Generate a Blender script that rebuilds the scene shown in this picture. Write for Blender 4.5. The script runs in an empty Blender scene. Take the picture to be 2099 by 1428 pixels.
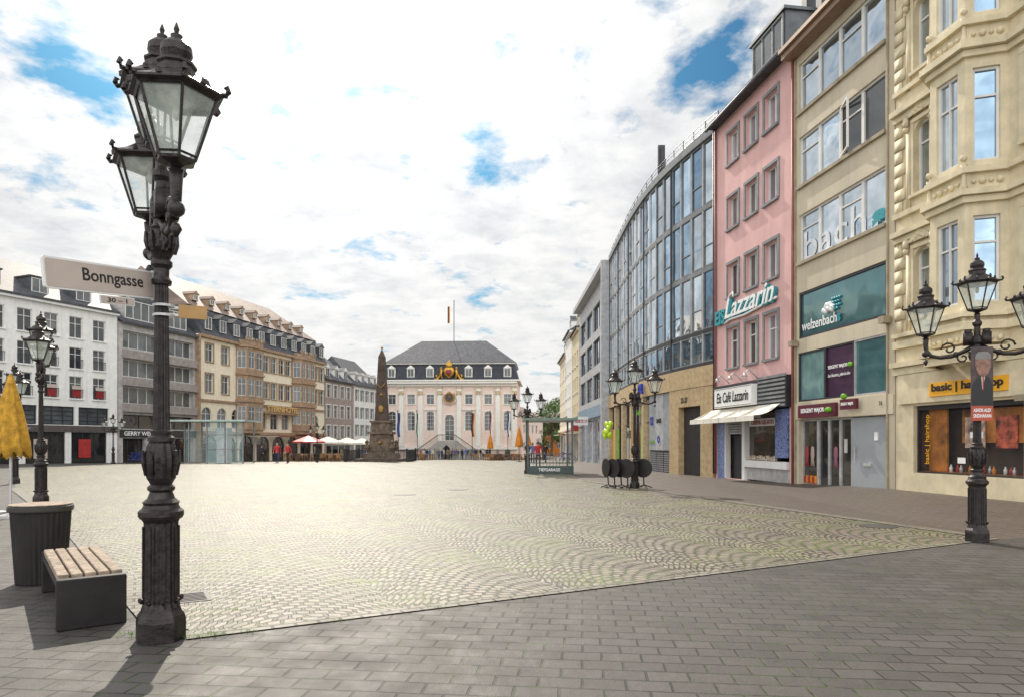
import bpy, math, random
from mathutils import Vector, Matrix
random.seed(7)
sc=bpy.context.scene
COL=sc.collection
R=math.radians
EYE=1.65; F=1400.0; U0=1049.5; V0=905.0   # survey constants of the site

def gz(x,y):
    z=-.019*(min(max(y,50),115)-50)
    z+=.28*min(max((x-8.4)/2.5,0),1)*min(max((32-y)/12,0),1)
    return z
def at(u,Y): return (u-U0)/F*Y
def ZZ(v,Y): return EYE+(V0-v)/F*Y

# ------------------------------------------------------------------ materials
def nn(nt,t,**k):
    n=nt.nodes.new(t)
    for a,b in k.items(): setattr(n,a,b)
    return n
def mth(nt,op,a,b=None,c=None,clamp=False):
    n=nn(nt,'ShaderNodeMath',operation=op,use_clamp=clamp)
    for i,x in enumerate((a,b,c)):
        if x is None: continue
        if isinstance(x,(int,float)): n.inputs[i].default_value=x
        else: nt.links.new(x,n.inputs[i])
    return n.outputs[0]
def mixc(nt,f,a,b,mode='MIX'):
    n=nn(nt,'ShaderNodeMix',data_type='RGBA',blend_type=mode)
    for s,x in ((n.inputs[0],f),(n.inputs[6],a),(n.inputs[7],b)):
        if isinstance(x,(int,float)): s.default_value=x
        elif isinstance(x,tuple): s.default_value=(x+(1,))[:4]
        else: nt.links.new(x,s)
    return n.outputs[2]
def noise(nt,vec,scale,detail=4,rough=.55):
    n=nn(nt,'ShaderNodeTexNoise'); n.inputs['Scale'].default_value=scale
    n.inputs['Detail'].default_value=detail; n.inputs['Roughness'].default_value=rough
    if vec is not None: nt.links.new(vec,n.inputs['Vector'])
    return n.outputs[0]
def maprange(nt,x,a,b,c=0,d=1):
    n=nn(nt,'ShaderNodeMapRange'); nt.links.new(x,n.inputs[0])
    for i,q in enumerate((a,b,c,d)): n.inputs[i+1].default_value=q
    return n.outputs[0]
def bumpn(nt,h,strength,dist=.02):
    n=nn(nt,'ShaderNodeBump'); n.inputs['Strength'].default_value=strength; n.inputs['Distance'].default_value=dist
    nt.links.new(h,n.inputs['Height']); return n.outputs[0]
def newmat(name):
    m=bpy.data.materials.new(name); m.use_nodes=True
    nt=m.node_tree; b=nt.nodes['Principled BSDF']
    return m,nt,b
def mat(name,c,rough=.7,metal=0,var=.15,scale=2.5,bump=.15,bs=60,streak=False,rnd=0):
    m,nt,b=newmat(name)
    g=nn(nt,'ShaderNodeNewGeometry').outputs['Position']
    n1=noise(nt,g,scale,6,.6)
    c=tuple(c)
    dark=tuple(x*(1-2*var) for x in c); lite=tuple(min(1,x*(1+var)) for x in c)
    col=mixc(nt,maprange(nt,n1,.3,.7),dark,lite)
    if streak:
        mp=nn(nt,'ShaderNodeMapping'); mp.inputs['Scale'].default_value=(3,3,.25); nt.links.new(g,mp.inputs[0])
        n2=noise(nt,mp.outputs[0],1.2,5,.6)
        col=mixc(nt,maprange(nt,n2,.5,.8,0,.4),col,tuple(x*.55 for x in c))
    nt.links.new(col,b.inputs['Base Color'])
    b.inputs['Roughness'].default_value=rough; b.inputs['Metallic'].default_value=metal
    if bump: nt.links.new(bumpn(nt,noise(nt,g,bs,3),bump,.01),b.inputs['Normal'])
    return m
def glassmat(name,c,metal=.0,rough=.05,rnd=None,wave=.04):
    m,nt,b=newmat(name)
    g=nn(nt,'ShaderNodeNewGeometry').outputs['Position']
    oi=nn(nt,'ShaderNodeObjectInfo').outputs['Random']
    col=mixc(nt,oi,tuple(x*.6 for x in c),tuple(rnd) if rnd else tuple(x*1.3 for x in c))
    n1=noise(nt,g,.9,3)
    col=mixc(nt,maprange(nt,n1,.4,.65,0,.5),col,tuple(x*.45 for x in c))
    nt.links.new(col,b.inputs['Base Color'])
    b.inputs['Roughness'].default_value=rough; b.inputs['Metallic'].default_value=metal
    b.inputs['IOR'].default_value=1.7
    nt.links.new(bumpn(nt,noise(nt,g,.8,1),wave,.3),b.inputs['Normal'])
    return m
def tilemat(name,c,bw=.3,rh=.22,rough=.6,var=.35):
    m,nt,b=newmat(name)
    tc=nn(nt,'ShaderNodeTexCoord').outputs['Object']
    sp=nn(nt,'ShaderNodeSeparateXYZ'); nt.links.new(tc,sp.inputs[0])
    cb=nn(nt,'ShaderNodeCombineXYZ'); nt.links.new(sp.outputs[0],cb.inputs[0]); nt.links.new(sp.outputs[2],cb.inputs[1])
    br=nn(nt,'ShaderNodeTexBrick'); nt.links.new(cb.outputs[0],br.inputs['Vector'])
    br.inputs['Scale'].default_value=1; br.inputs['Brick Width'].default_value=bw; br.inputs['Row Height'].default_value=rh
    br.inputs['Mortar Size'].default_value=.012
    br.inputs['Color1'].default_value=tuple(x*(1+var) for x in c)+(1,); br.inputs['Color2'].default_value=tuple(x*(1-var) for x in c)+(1,)
    br.inputs['Mortar'].default_value=tuple(x*.3 for x in c)+(1,)
    col=mixc(nt,maprange(nt,noise(nt,tc,.7,6),.35,.7,0,.5),br.outputs[0],tuple(x*.55 for x in c))
    nt.links.new(col,b.inputs['Base Color']); b.inputs['Roughness'].default_value=rough
    nt.links.new(bumpn(nt,br.outputs['Fac'],-.4,.02),b.inputs['Normal'])
    return m

iron=mat('cast_iron',(.034,.026,.025),.42,.35,var=.4,scale=14,bump=.5,bs=45)
iron2=mat('black_steel',(.02,.02,.022),.5,.3)
def seethrough(name,c,alpha,rough):
    m,nt,b=newmat(name); b.inputs['Base Color'].default_value=c+(1,); b.inputs['Roughness'].default_value=rough; b.inputs['IOR'].default_value=1.45
    g=nn(nt,'ShaderNodeNewGeometry').outputs['Position']
    a=maprange(nt,noise(nt,g,6,5,.65),.3,.75,alpha*.6,alpha*1.5); nt.links.new(a,b.inputs['Alpha']); return m
lampglass=seethrough('lamp_glass',(.80,.88,.80),.34,.15)
clearg=seethrough('clear_glass',(.45,.62,.62),.16,.06)
displayg=seethrough('display_glass',(.2,.22,.22),.10,.04)
white=mat('white_plaster',(.82,.81,.78),.85,streak=True,var=.05)
whitep=mat('white_paint',(.78,.78,.76),.5,var=.04)
cream=mat('cream_plaster',(.70,.60,.40),.8,streak=True,var=.08)
creamlt=mat('cream_stucco',(.69,.60,.41),.7,streak=True,var=.1,bump=.3)
beige=mat('beige_panel',(.58,.51,.38),.7,streak=True,var=.08,scale=.7)
beiged=mat('beige_trim',(.36,.30,.21),.7)
pink=mat('pink_plaster',(.72,.44,.42),.85,streak=True,var=.06,scale=.8)
hotelc=mat('hotel_cream',(.84,.75,.58),.85,streak=True,var=.05)
brownst=mat('brown_sandstone',(.38,.26,.17),.85,streak=True,var=.2)
taupe=mat('taupe_plaster',(.36,.29,.26),.85,streak=True)
greywall=mat('grey_render',(.50,.47,.45),.8,streak=True)
greylt=mat('light_grey_panel',(.46,.46,.47),.5)
stone=mat('travertine',(.52,.38,.21),.55,var=.15,scale=5,streak=True)
thpink=mat('rose_plaster',(.82,.66,.58),.85,streak=True,var=.05)
thwhite=mat('white_stone',(.83,.81,.75),.8,streak=True,var=.05)
gold=mat('gold_leaf',(.62,.36,.06),.4,.7,var=.25,scale=12)
golddk=mat('dull_gold',(.38,.22,.05),.5,.5,var=.3,scale=8)
slate=tilemat('slate_tiles',(.075,.078,.09))
slateb=tilemat('blue_slate',(.025,.03,.045))
browntile=tilemat('brown_roof_tiles',(.25,.185,.15))
lead=mat('lead_sheet',(.1,.11,.12),.5,.3)
winglass=glassmat('window_glass',(.04,.05,.06),0,.06,rnd=(.17,.18,.18))
skyglass=glassmat('reflective_glass',(.50,.60,.70),.92,.03,rnd=(.72,.80,.86),wave=.12)
blueglass=glassmat('blue_glass',(.24,.40,.58),.92,.03,rnd=(.52,.68,.82),wave=.15)
tealglass=glassmat('teal_glass',(.14,.34,.37),.5,.06,rnd=(.25,.45,.48),wave=.08)
shopglass=glassmat('shop_glass',(.02,.022,.025),0,.04,rnd=(.06,.05,.04))
frw=mat('window_frame_white',(.72,.71,.68),.5,var=.05)
frg=mat('window_frame_grey',(.22,.23,.24),.5)
frd=mat('window_frame_dark',(.03,.03,.035),.4)
frlt=mat('window_frame_aluminium',(.55,.55,.55),.4,.4)
frbr=mat('window_frame_brown',(.22,.1,.06),.6)
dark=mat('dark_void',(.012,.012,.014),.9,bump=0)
red=mat('red_paint',(.42,.03,.03),.5); orange=mat('orange_cloth',(.7,.25,.03),.8)
yellow=mat('mustard_canvas',(.50,.27,.025),.85,var=.25,scale=8)
teal=mat('teal_letters',(.01,.28,.33),.4,var=.03,bump=0)
blackp=mat('black_print',(.012,.012,.014),.5,bump=0)
whitel=mat('white_letters',(.85,.85,.84),.4,var=.02,bump=0)
purple=mat('aubergine_panel',(.05,.012,.05),.35,bump=0)
maroon=mat('maroon_sign',(.11,.012,.03),.4,bump=0)
green=mat('green_print',(.18,.5,.03),.4,bump=0)
yellowp=mat('yellow_sign',(.85,.42,.02),.5,var=.03,bump=0)
wood=mat('weathered_wood',(.36,.28,.21),.8,var=.3,scale=14,bump=.5)
darkst=mat('dark_steel_plate',(.028,.024,.024),.5,.4,var=.2)
signgrey=mat('sign_enamel',(.52,.44,.385),.4,var=.06,bump=0)
canvasw=mat('white_canvas',(.72,.68,.6),.85,var=.08)
obst=mat('dark_red_stone',(.085,.055,.042),.8,var=.3,scale=1.5,streak=True)
skin=mat('skin',(.5,.28,.2),.6,bump=0)

# ------------------------------------------------------------------ mesh tools
class M:
    def __init__(s): s.v=[];s.f=[];s.m=[]
    def face(s,pts,mi=0):
        k=len(s.v); s.v+= [tuple(p) for p in pts]; s.f.append(tuple(range(k,k+len(pts)))); s.m.append(mi)
    def box(s,x0,x1,y0,y1,z0,z1,mi=0,T=None):
        k=len(s.v); P=[(x0,y0,z0),(x1,y0,z0),(x1,y1,z0),(x0,y1,z0),(x0,y0,z1),(x1,y0,z1),(x1,y1,z1),(x0,y1,z1)]
        if T is not None: P=[tuple(T@Vector(p)) for p in P]
        s.v+=P
        for q in ((0,3,2,1),(4,5,6,7),(0,1,5,4),(1,2,6,5),(2,3,7,6),(3,0,4,7)):
            s.f.append(tuple(k+i for i in q)); s.m.append(mi)
    def lathe(s,prof,n=16,c=(0,0,0),mi=0,flute=0,ph=0,sy=1):
        k=len(s.v)
        for r,z in prof:
            for i in range(n):
                a=2*math.pi*i/n+ph; rr=r*(1-flute*(i%2))
                s.v.append((c[0]+rr*math.cos(a),c[1]+sy*rr*math.sin(a),c[2]+z))
        for j in range(len(prof)-1):
            for i in range(n):
                s.f.append((k+j*n+i,k+j*n+(i+1)%n,k+(j+1)*n+(i+1)%n,k+(j+1)*n+i)); s.m.append(mi)
        s.f.append(tuple(k+i for i in range(n-1,-1,-1))); s.m.append(mi)
        e=k+(len(prof)-1)*n; s.f.append(tuple(e+i for i in range(n))); s.m.append(mi)
    def tube(s,pts,r,n=6,mi=0):
        pts=[Vector(p) for p in pts]; k=len(s.v)
        for i,p in enumerate(pts):
            d=(pts[min(i+1,len(pts)-1)]-pts[max(i-1,0)]).normalized()
            a=d.orthogonal().normalized() if abs(d.z)>.9 else d.cross(Vector((0,0,1))).normalized()
            b=d.cross(a); rr=r[i] if isinstance(r,(list,tuple)) else r
            for j in range(n):
                t=2*math.pi*j/n; s.v.append(tuple(p+a*rr*math.cos(t)+b*rr*math.sin(t)))
        for i in range(len(pts)-1):
            for j in range(n):
                s.f.append((k+i*n+j,k+i*n+(j+1)%n,k+(i+1)*n+(j+1)%n,k+(i+1)*n+j)); s.m.append(mi)
        s.f.append(tuple(k+j for j in range(n-1,-1,-1))); s.m.append(mi)
        e=k+(len(pts)-1)*n; s.f.append(tuple(e+j for j in range(n))); s.m.append(mi)
    def ball(s,c,r,mi=0,n=8,sz=1):
        s.lathe([(max(.001,r*math.sin(math.pi*t/n)),-sz*r*math.cos(math.pi*t/n)) for t in range(n+1)],n+2,c,mi)
    def prism(s,pts,z0,z1,mi=0):
        n=len(pts); s.face([(p[0],p[1],z0) for p in reversed(pts)],mi); s.face([(p[0],p[1],z1) for p in pts],mi)
        for i in range(n):
            a,b=pts[i],pts[(i+1)%n]; s.face([(a[0],a[1],z0),(b[0],b[1],z0),(b[0],b[1],z1),(a[0],a[1],z1)],mi)
    def band(s,path,z0,z1,pr,mi=0):
        P=[Vector(p) for p in path]; n=len(P); off=[]
        for i in range(n):
            ds=[]
            if i>0: ds.append((P[i]-P[i-1]).normalized())
            if i<n-1: ds.append((P[i+1]-P[i]).normalized())
            ns=[Vector((d.y,-d.x)) for d in ds]
            m=sum(ns,Vector((0,0))).normalized(); off.append(P[i]+m*pr/max(.5,m.dot(ns[0])))
        for i in range(n-1):
            a,b,c,d=P[i],P[i+1],off[i+1],off[i]
            s.face([(a.x,a.y,z1),(d.x,d.y,z1),(c.x,c.y,z1),(b.x,b.y,z1)],mi)
            s.face([(a.x,a.y,z0),(b.x,b.y,z0),(c.x,c.y,z0),(d.x,d.y,z0)],mi)
            s.face([(d.x,d.y,z0),(c.x,c.y,z0),(c.x,c.y,z1),(d.x,d.y,z1)],mi)
        for a,d in ((P[0],off[0]),(P[-1],off[-1])):
            s.face([(a.x,a.y,z0),(d.x,d.y,z0),(d.x,d.y,z1),(a.x,a.y,z1)],mi)
    def panel(s,p,q,z0,z1,ops,rev=.18,mi=0,mr=None):
        mr=mi if mr is None else mr
        p=Vector(p);q=Vector(q);L=(q-p).length;d=(q-p)/L;n=Vector((-d.y,d.x))
        def W(x,y,z): w=p+d*x+n*y; return (w.x,w.y,z)
        xs=sorted(set([0,L]+[round(v,4) for o in ops for v in (o[0],o[0]+o[2])])); zs=sorted(set([z0,z1]+[round(v,4) for o in ops for v in (o[1],o[1]+o[3])]))
        xs=[x for x in xs if 0<=x<=L+1e-6]
        for i in range(len(xs)-1):
            for j in range(len(zs)-1):
                cx=(xs[i]+xs[i+1])/2; cz=(zs[j]+zs[j+1])/2
                if any(o[0]<cx<o[0]+o[2] and o[1]<cz<o[1]+o[3] for o in ops): continue
                s.face([W(xs[i],0,zs[j]),W(xs[i+1],0,zs[j]),W(xs[i+1],0,zs[j+1]),W(xs[i],0,zs[j+1])],mi)
        for o in ops:
            x,z,w,h=o[:4]
            a=[(x,z),(x+w,z),(x+w,z+h),(x,z+h)]
            for k in range(4):
                (xa,za),(xb,zb)=a[k],a[(k+1)%4]
                s.face([W(xa,0,za),W(xa,rev,za),W(xb,rev,zb),W(xb,0,zb)],mr)
            if len(o)>4 and o[4]:
                r=w/2; cx=x+r; cz=z+h-r; N=8
                for sg in (-1,1):
                    arc=[(cx+sg*r*math.sin(math.pi/2*t/N),cz+r*math.cos(math.pi/2*t/N)) for t in range(N+1)]
                    for t in range(N):
                        (xa,za),(xb,zb)=arc[t],arc[t+1]; cc=(cx+sg*r,z+h)
                        s.face([W(cc[0],0,cc[1]),W(xa,0,za),W(xb,0,zb)],mi)
                        s.face([W(xa,0,za),W(xa,rev,za),W(xb,rev,zb),W(xb,0,zb)],mr)
    def mesh(s,name,mats,smooth=False):
        me=bpy.data.meshes.new(name); me.from_pydata(s.v,[],s.f)
        for m in (mats if isinstance(mats,(list,tuple)) else [mats]): me.materials.append(m)
        me.polygons.foreach_set('material_index',s.m)
        if smooth: me.polygons.foreach_set('use_smooth',[True]*len(s.f))
        me.update(); return me
    def obj(s,name,mats,parent=None,loc=(0,0,0),rot=0,smooth=False):
        return mk(name,s.mesh(name,mats,smooth),parent,loc,rot)
def mk(name,data,parent=None,loc=(0,0,0),rot=0):
    o=bpy.data.objects.new(name,data); COL.objects.link(o); o.location=loc
    o.rotation_euler=(0,0,rot) if isinstance(rot,(int,float)) else rot
    if parent: o.parent=parent
    return o
def top(name,label,cat,loc=(0,0,0),rot=0,group=None):
    e=mk(name,None,None,loc,rot); e.empty_display_size=.3; tag(e,label,cat,group); return e
def tag(o,label,cat,group=None):
    o['label']=label;o['category']=cat
    if group:o['group']=group
def clone(o,loc=None,rot=None,scale=None,parent=None):
    c=o.copy(); COL.objects.link(c); c.parent=parent
    if loc is not None:c.location=loc
    if rot is not None:c.rotation_euler=(0,0,rot)
    if scale is not None:c.scale=(scale,)*3
    for ch in o.children: clone(ch,parent=c)
    return c
def text(s,w,h,m,parent,loc,rot=0,ext=.01,shear=0,bold=0,name='lettering',vert=False):
    cu=bpy.data.curves.new(name,'FONT'); cu.body=s; cu.size=1; cu.extrude=.01; cu.shear=shear; cu.offset=bold; cu.resolution_u=3
    t=bpy.data.objects.new('t',cu); COL.objects.link(t); bpy.context.view_layer.update()
    me=bpy.data.meshes.new_from_object(t.evaluated_get(bpy.context.evaluated_depsgraph_get()))
    bpy.data.objects.remove(t)
    xs=[v.co.x for v in me.vertices];ys=[v.co.y for v in me.vertices]
    x0,x1,y0,y1=min(xs),max(xs),min(ys),max(ys)
    for v in me.vertices:
        X=(v.co.x-x0)/(x1-x0)*w; Z=(v.co.y-y0)/(y1-y0)*h; Y=-(v.co.z+.01)/.02*ext
        v.co=(-Z,Y,X) if vert else (X,Y,Z)
    me.materials.clear(); me.materials.append(m); me.name=name
    for p in me.polygons:p.material_index=0
    return mk(name,me,parent,loc,rot)

# windows
WC={}
def window(par,x,z,w,h,st='cross',g=None,fr=None,rec=.18,ang=0,p=(0,0),sur=None,sm=None,sill=None,zb=0,name='window'):
    g=g or winglass; fr=fr or frw
    key=(round(w,2),round(h,2),st,g.name,fr.name)
    if key not in WC:
        a=M(); a.face([(0,0,0),(w,0,0),(w,0,h),(0,0,h)]); ga=a.mesh('window_pane',g)
        f=M(); t=.06 if w<2 else .08; f.box(0,t,-.06,.0-.004,0,h); f.box(w-t,w,-.06,-.004,0,h)
        f.box(t,w-t,-.058,-.004,0,t); f.box(t,w-t,-.058,-.004,h-t,h)
        def vm(q,z0=t,z1=None): f.box(q-t*.4,q+t*.4,-.05,-.004,z0,(h-t) if z1 is None else z1)
        def hm(q,x0=t,x1=None): f.box(x0,(w-t) if x1 is None else x1,-.047,-.004,q-t*.4,q+t*.4)
        if st=='cross': vm(w/2); hm(h*.68)
        elif st=='v': vm(w/2)
        elif st=='h': hm(h*.7)
        elif st=='v3':
            vm(w/3);vm(2*w/3)
        elif st=='v4':
            for k in (1,2,3): vm(w*k/4)
        elif st=='grid':
            vm(w/2)
            for k in range(1,5): hm(h*k/5)
        elif st=='grid3':
            vm(w/3);vm(2*w/3)
            for k in range(1,4): hm(h*k/4)
        elif st=='rail': hm(h*.36)
        WC[key]=(ga,f.mesh('frame',fr))
    ga,fa=WC[key]; ca,sa=math.cos(ang),math.sin(ang)
    lx=p[0]+x*ca-rec*sa; ly=p[1]+x*sa+rec*ca
    o=mk(name,ga,par,(lx,ly,z-zb),ang); mk('frame',fa,o)
    if sur:
        k2=(round(w,2),round(h,2),sur,sm.name,rec)
        if k2 not in WC:
            f=M(); y0,y1=-rec-.05,-rec-.001
            f.box(-sur,0,y0,y1,0,h); f.box(w,w+sur,y0,y1,0,h); f.box(-sur,w+sur,y0-.01,y1,h,h+sur)
            WC[k2]=f.mesh('surround',sm)
        mk('surround',WC[k2],o)
    if sill:
        k3=('sill',round(w,2),sill.name,rec)
        if k3 not in WC:
            f=M(); f.box(-.1,w+.1,-rec-.12,-.06,-.09,-.002); WC[k3]=f.mesh('sill',sill)
        mk('sill',WC[k3],o)
    return o

class B:
    def __init__(s,name,label,cat,p0,p1,group='buildings around the square'):
        s.p0=Vector(p0);s.p1=Vector(p1);s.L=(s.p1-s.p0).length;s.d=(s.p1-s.p0)/s.L
        m=(s.p0+s.p1)/2; s.zb=gz(m.x,m.y)
        s.e=top(name,label,cat,(p0[0],p0[1],s.zb),math.atan2(s.d.y,s.d.x),group)
    def s(s,u):
        k=(u-U0)/F; return (k*s.p0.y-s.p0.x)/(s.d.x-k*s.d.y)
    def add(s,m,name,mats,smooth=False): return m.obj(name,mats,s.e,(0,0,-s.zb),0,smooth)
    def wall(s,z1,ops,D,mt,rev=.18,z0=-2.,x0=.004,x1=None,name='wall',cap=True):
        x1=s.L-.004 if x1 is None else x1
        m=M(); ops=[(o[0]-x0,)+tuple(o[1:]) for o in ops]
        m.panel((x0,0),(x1,0),z0,z1,ops,rev)
        m.face([(x0,D,z0),(x0,0,z0),(x0,0,z1),(x0,D,z1)]); m.face([(x1,0,z0),(x1,D,z0),(x1,D,z1),(x1,0,z1)])
        m.face([(x1,D,z0),(x0,D,z0),(x0,D,z1),(x1,D,z1)])
        if cap: m.face([(x0,0,z1),(x1,0,z1),(x1,D,z1),(x0,D,z1)])
        return s.add(m,name,mt)
    def win(s,x,z,w,h,*a,**k): k['zb']=s.zb; return window(s.e,x,z,w,h,*a,**k)
    def text(s,t,x0,x1,z0,z1,m,y=-.03,par=None,**k): return text(t,x1-x0,z1-z0,m,par or s.e,(x0,y,z0-s.zb),**k)
    def part(s,name,mats,*boxes):
        m=M()
        for bx in boxes: m.box(*bx)
        return s.add(m,name,mats)
    def roof(s,z0,y1,z1,mt,over=.35,x0=.01,x1=None,back=None,hip=0,name='roof'):
        x1=s.L-.01 if x1 is None else x1; m=M(); yb=back or 2*y1+over
        a=(x0,-over,z0);b=(x1,-over,z0);c=(x1-hip,y1,z1);d=(x0+hip,y1,z1);e=(x0,yb,z0);f=(x1,yb,z0)
        m.face([a,b,c,d]); m.face([f,e,d,c]); m.face([e,a,d]); m.face([b,f,c]); m.face([b,a,e,f])
        m.box(x0,x1,-over-.1,-over-.002,z0-.12,z0+.05)
        return s.add(m,name,mt)
    def dormer(s,x,z,w,h,y,dep,wm,rm,gable=True,fr=None,n='dormer',st='v'):
        m=M(); m.box(x-w/2,x+w/2,y,y+dep,z,z+h,0)
        if gable:
            m.face([(x-w/2-.12,y-.12,z+h),(x+w/2+.12,y-.12,z+h),(x,y-.12,z+h+w*.45)],0)
            for sg in (-1,1): m.face([(x+sg*(w/2+.12),y-.12,z+h),(x+sg*(w/2+.12),y+dep,z+h),(x,y+dep,z+h+w*.45),(x,y-.12,z+h+w*.45)],1)
        else: m.box(x-w/2-.1,x+w/2+.1,y-.12,y+dep,z+h+.002,z+h+.12,1)
        o=s.add(m,n,[wm,rm])
        window(o,x-w/2+.1,z+.08,w-.2,h-.14,st,winglass,fr or frw,rec=y-.01)
        return o
    def pipe(s,x,z0,z1,mt=None):
        m=M(); m.tube([(x,-.08,z0),(x,-.08,z1)],.05,8); return s.add(m,'downpipe',mt or lead,True)

# ------------------------------------------------------------------ ground
def stonemat(name,c1,c2,mortar,bw,rh,ms,ang,arch=False,rough=.5,bump=.6,brown=False,moss=.5):
    m,nt,b=newmat(name)
    pos=nn(nt,'ShaderNodeNewGeometry').outputs['Position']
    mp=nn(nt,'ShaderNodeMapping'); mp.inputs['Rotation'].default_value=(0,0,ang); nt.links.new(pos,mp.inputs[0])
    vec=mp.outputs[0]
    nz=nn(nt,'ShaderNodeTexNoise'); nz.inputs['Scale'].default_value=3.0; nt.links.new(vec,nz.inputs['Vector'])
    vm=nn(nt,'ShaderNodeVectorMath',operation='MULTIPLY_ADD'); nt.links.new(nz.outputs[1],vm.inputs[0])
    amt=.14 if arch else .02
    vm.inputs[1].default_value=(amt,amt,0); nt.links.new(vec,vm.inputs[2]); vec=vm.outputs[0]
    sp0=nn(nt,'ShaderNodeSeparateXYZ'); nt.links.new(pos,sp0.inputs[0])
    if arch:
        sp=nn(nt,'ShaderNodeSeparateXYZ'); nt.links.new(vec,sp.inputs[0])
        W=1.9
        t=mth(nt,'PINGPONG',mth(nt,'DIVIDE',sp.outputs[0],W),.5)
        t=mth(nt,'MULTIPLY',t,2.0)
        q=mth(nt,'SUBTRACT',1.0,mth(nt,'POWER',mth(nt,'SUBTRACT',1.0,t),2.0))
        y=mth(nt,'MULTIPLY_ADD',q,-.85,sp.outputs[1])
        cb=nn(nt,'ShaderNodeCombineXYZ'); nt.links.new(sp.outputs[0],cb.inputs[0]); nt.links.new(y,cb.inputs[1]); vec=cb.outputs[0]
    br=nn(nt,'ShaderNodeTexBrick'); nt.links.new(vec,br.inputs['Vector'])
    I=br.inputs; I['Scale'].default_value=1;I['Brick Width'].default_value=bw;I['Row Height'].default_value=rh;I['Mortar Size'].default_value=ms;I['Mortar Smooth'].default_value=.3
    I['Color1'].default_value=c1+(1,);I['Color2'].default_value=c2+(1,);I['Mortar'].default_value=mortar+(1,)
    col=br.outputs[0]; fac=br.outputs['Fac']
    big=noise(nt,pos,.35,5,.6); fine=noise(nt,pos,55,4,.7); mid=noise(nt,pos,2.2,4,.6)
    col=mixc(nt,maprange(nt,big,.35,.7,0,.55),col,tuple(x*.5 for x in c2))
    col=mixc(nt,maprange(nt,mid,.45,.75,0,.35),col,tuple(min(1,x*1.3) for x in c1))
    col=mixc(nt,maprange(nt,fine,.3,.75,.0,.45),col,tuple(x*.45 for x in c1))
    if arch:
        pf=mth(nt,'MULTIPLY',maprange(nt,sp0.outputs[0],-1,6),maprange(nt,mid,.35,.65,.2,.7)); col=mixc(nt,mth(nt,'MULTIPLY',pf,mth(nt,'SUBTRACT',1.0,fac)),col,(.22,.155,.13))
    if brown:
        f=mth(nt,'MULTIPLY',maprange(nt,mth(nt,'SUBTRACT',sp0.outputs[1],11.6),-.05,.05),maprange(nt,sp0.outputs[0],0,.1))
        col=mixc(nt,mth(nt,'MULTIPLY',f,.75),col,(.105,.076,.06))
    col=mixc(nt,mth(nt,'MULTIPLY',fac,.9),col,mortar)
    g1=maprange(nt,noise(nt,pos,.7,6,.7),.45,.60)
    g2=maprange(nt,noise(nt,pos,9,3,.6),.38,.58)
    mf=mth(nt,'MULTIPLY',mth(nt,'MULTIPLY',g1,g2),mth(nt,'MULTIPLY',fac,moss))
    col=mixc(nt,mf,col,(.11,.19,.015))
    if arch:
        col=mixc(nt,mth(nt,'MULTIPLY',mth(nt,'MULTIPLY',g1,g2),.10),col,(.16,.19,.04))
    nt.links.new(col,b.inputs['Base Color'])
    rr=maprange(nt,mid,.3,.7,rough-.1,rough+.15); nt.links.new(rr,b.inputs['Roughness'])
    hh=mth(nt,'ADD',mth(nt,'MULTIPLY',fac,-1.4),mth(nt,'MULTIPLY',fine,.4))
    hh=mth(nt,'ADD',hh,mth(nt,'MULTIPLY',noise(nt,pos,7,2),.8))
    nt.links.new(bumpn(nt,hh,bump,.02),b.inputs['Normal'])
    return m
pavers=stonemat('concrete_pavers',(.088,.079,.072),(.055,.049,.045),(.010,.009,.008),.30,.20,.011,R(6),rough=.6,bump=.5,brown=True,moss=.35)
cobbles=stonemat('granite_setts',(.40,.345,.27),(.18,.152,.12),(.03,.03,.018),.15,.125,.022,R(-25),arch=True,rough=.42,bump=.95,moss=.95)
kerbm=stonemat('border_stones',(.28,.25,.2),(.17,.15,.12),(.02,.02,.015),.20,.16,.014,R(-28.2),rough=.55)
m=M()
xs=[-900,-100,-20,0,4,8.4]+[8.4+.5*i for i in range(1,6)]+[14,22,100,900]; ys=[-60,-5,5,10,15,20]+[20+1.5*i for i in range(1,8)]+[32,40,50,80,115,1200]
ys=sorted(set(ys))
for i in range(len(xs)-1):
    for j in range(len(ys)-1):
        m.face([(x,y,gz(x,y)) for x,y in ((xs[i],ys[j]),(xs[i+1],ys[j]),(xs[i+1],ys[j+1]),(xs[i],ys[j+1]))])
g=m.obj('ground',pavers); g['kind']='structure'
Lb=[(5.73,-2.8),(12.5,-8),(24.3,-17.7),(40,-29),(60,-32),(72,-29),(99,-23.5),(112,-20)]
Rb=[(5.73,-2.8),(11.67,8.26),(20.1,5.6),(28.9,3.1),(50,2.5),(112,1.5)]
def itp(T,y):
    for (a,b),(c,d) in zip(T,T[1:]):
        if a<=y<=c: return b+(d-b)*(y-a)/(c-a)
    return T[-1][1]
rows=sorted(set([a for a,_ in Lb]+[a for a,_ in Rb]+[50.0]))
m=M()
for a,b2 in zip(rows,rows[1:]):
    P=[(itp(Lb,a),a),(itp(Rb,a),a),(itp(Rb,b2),b2),(itp(Lb,b2),b2)]
    if a==5.73:P=[P[0],P[2],P[3]]
    m.face([(x,y,gz(0,y)+.006) for x,y in P])
g=m.obj('cobbled_square',cobbles); g['kind']='structure'
m=M()
def strip(p,q,w,z=.011):
    p=Vector(p);q=Vector(q);d=(q-p).normalized();n=Vector((-d.y,d.x))*w/2
    m.face([(v.x,v.y,gz(0,v.y)+z) for v in (p-n,q-n,q+n,p+n)])
strip((-2.75,5.76),(8.26,11.67),.16)
strip((8.2,11.8),(5.6,20.1),.3,.015); strip((5.6,20.1),(3.1,28.9),.3,.019)
strip((-2.95,5.9),(-8,12.5),.3,.015); strip((-8,12.5),(-17.7,24.3),.3,.019)
g=m.obj('kerb',kerbm); g['kind']='structure'

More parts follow.
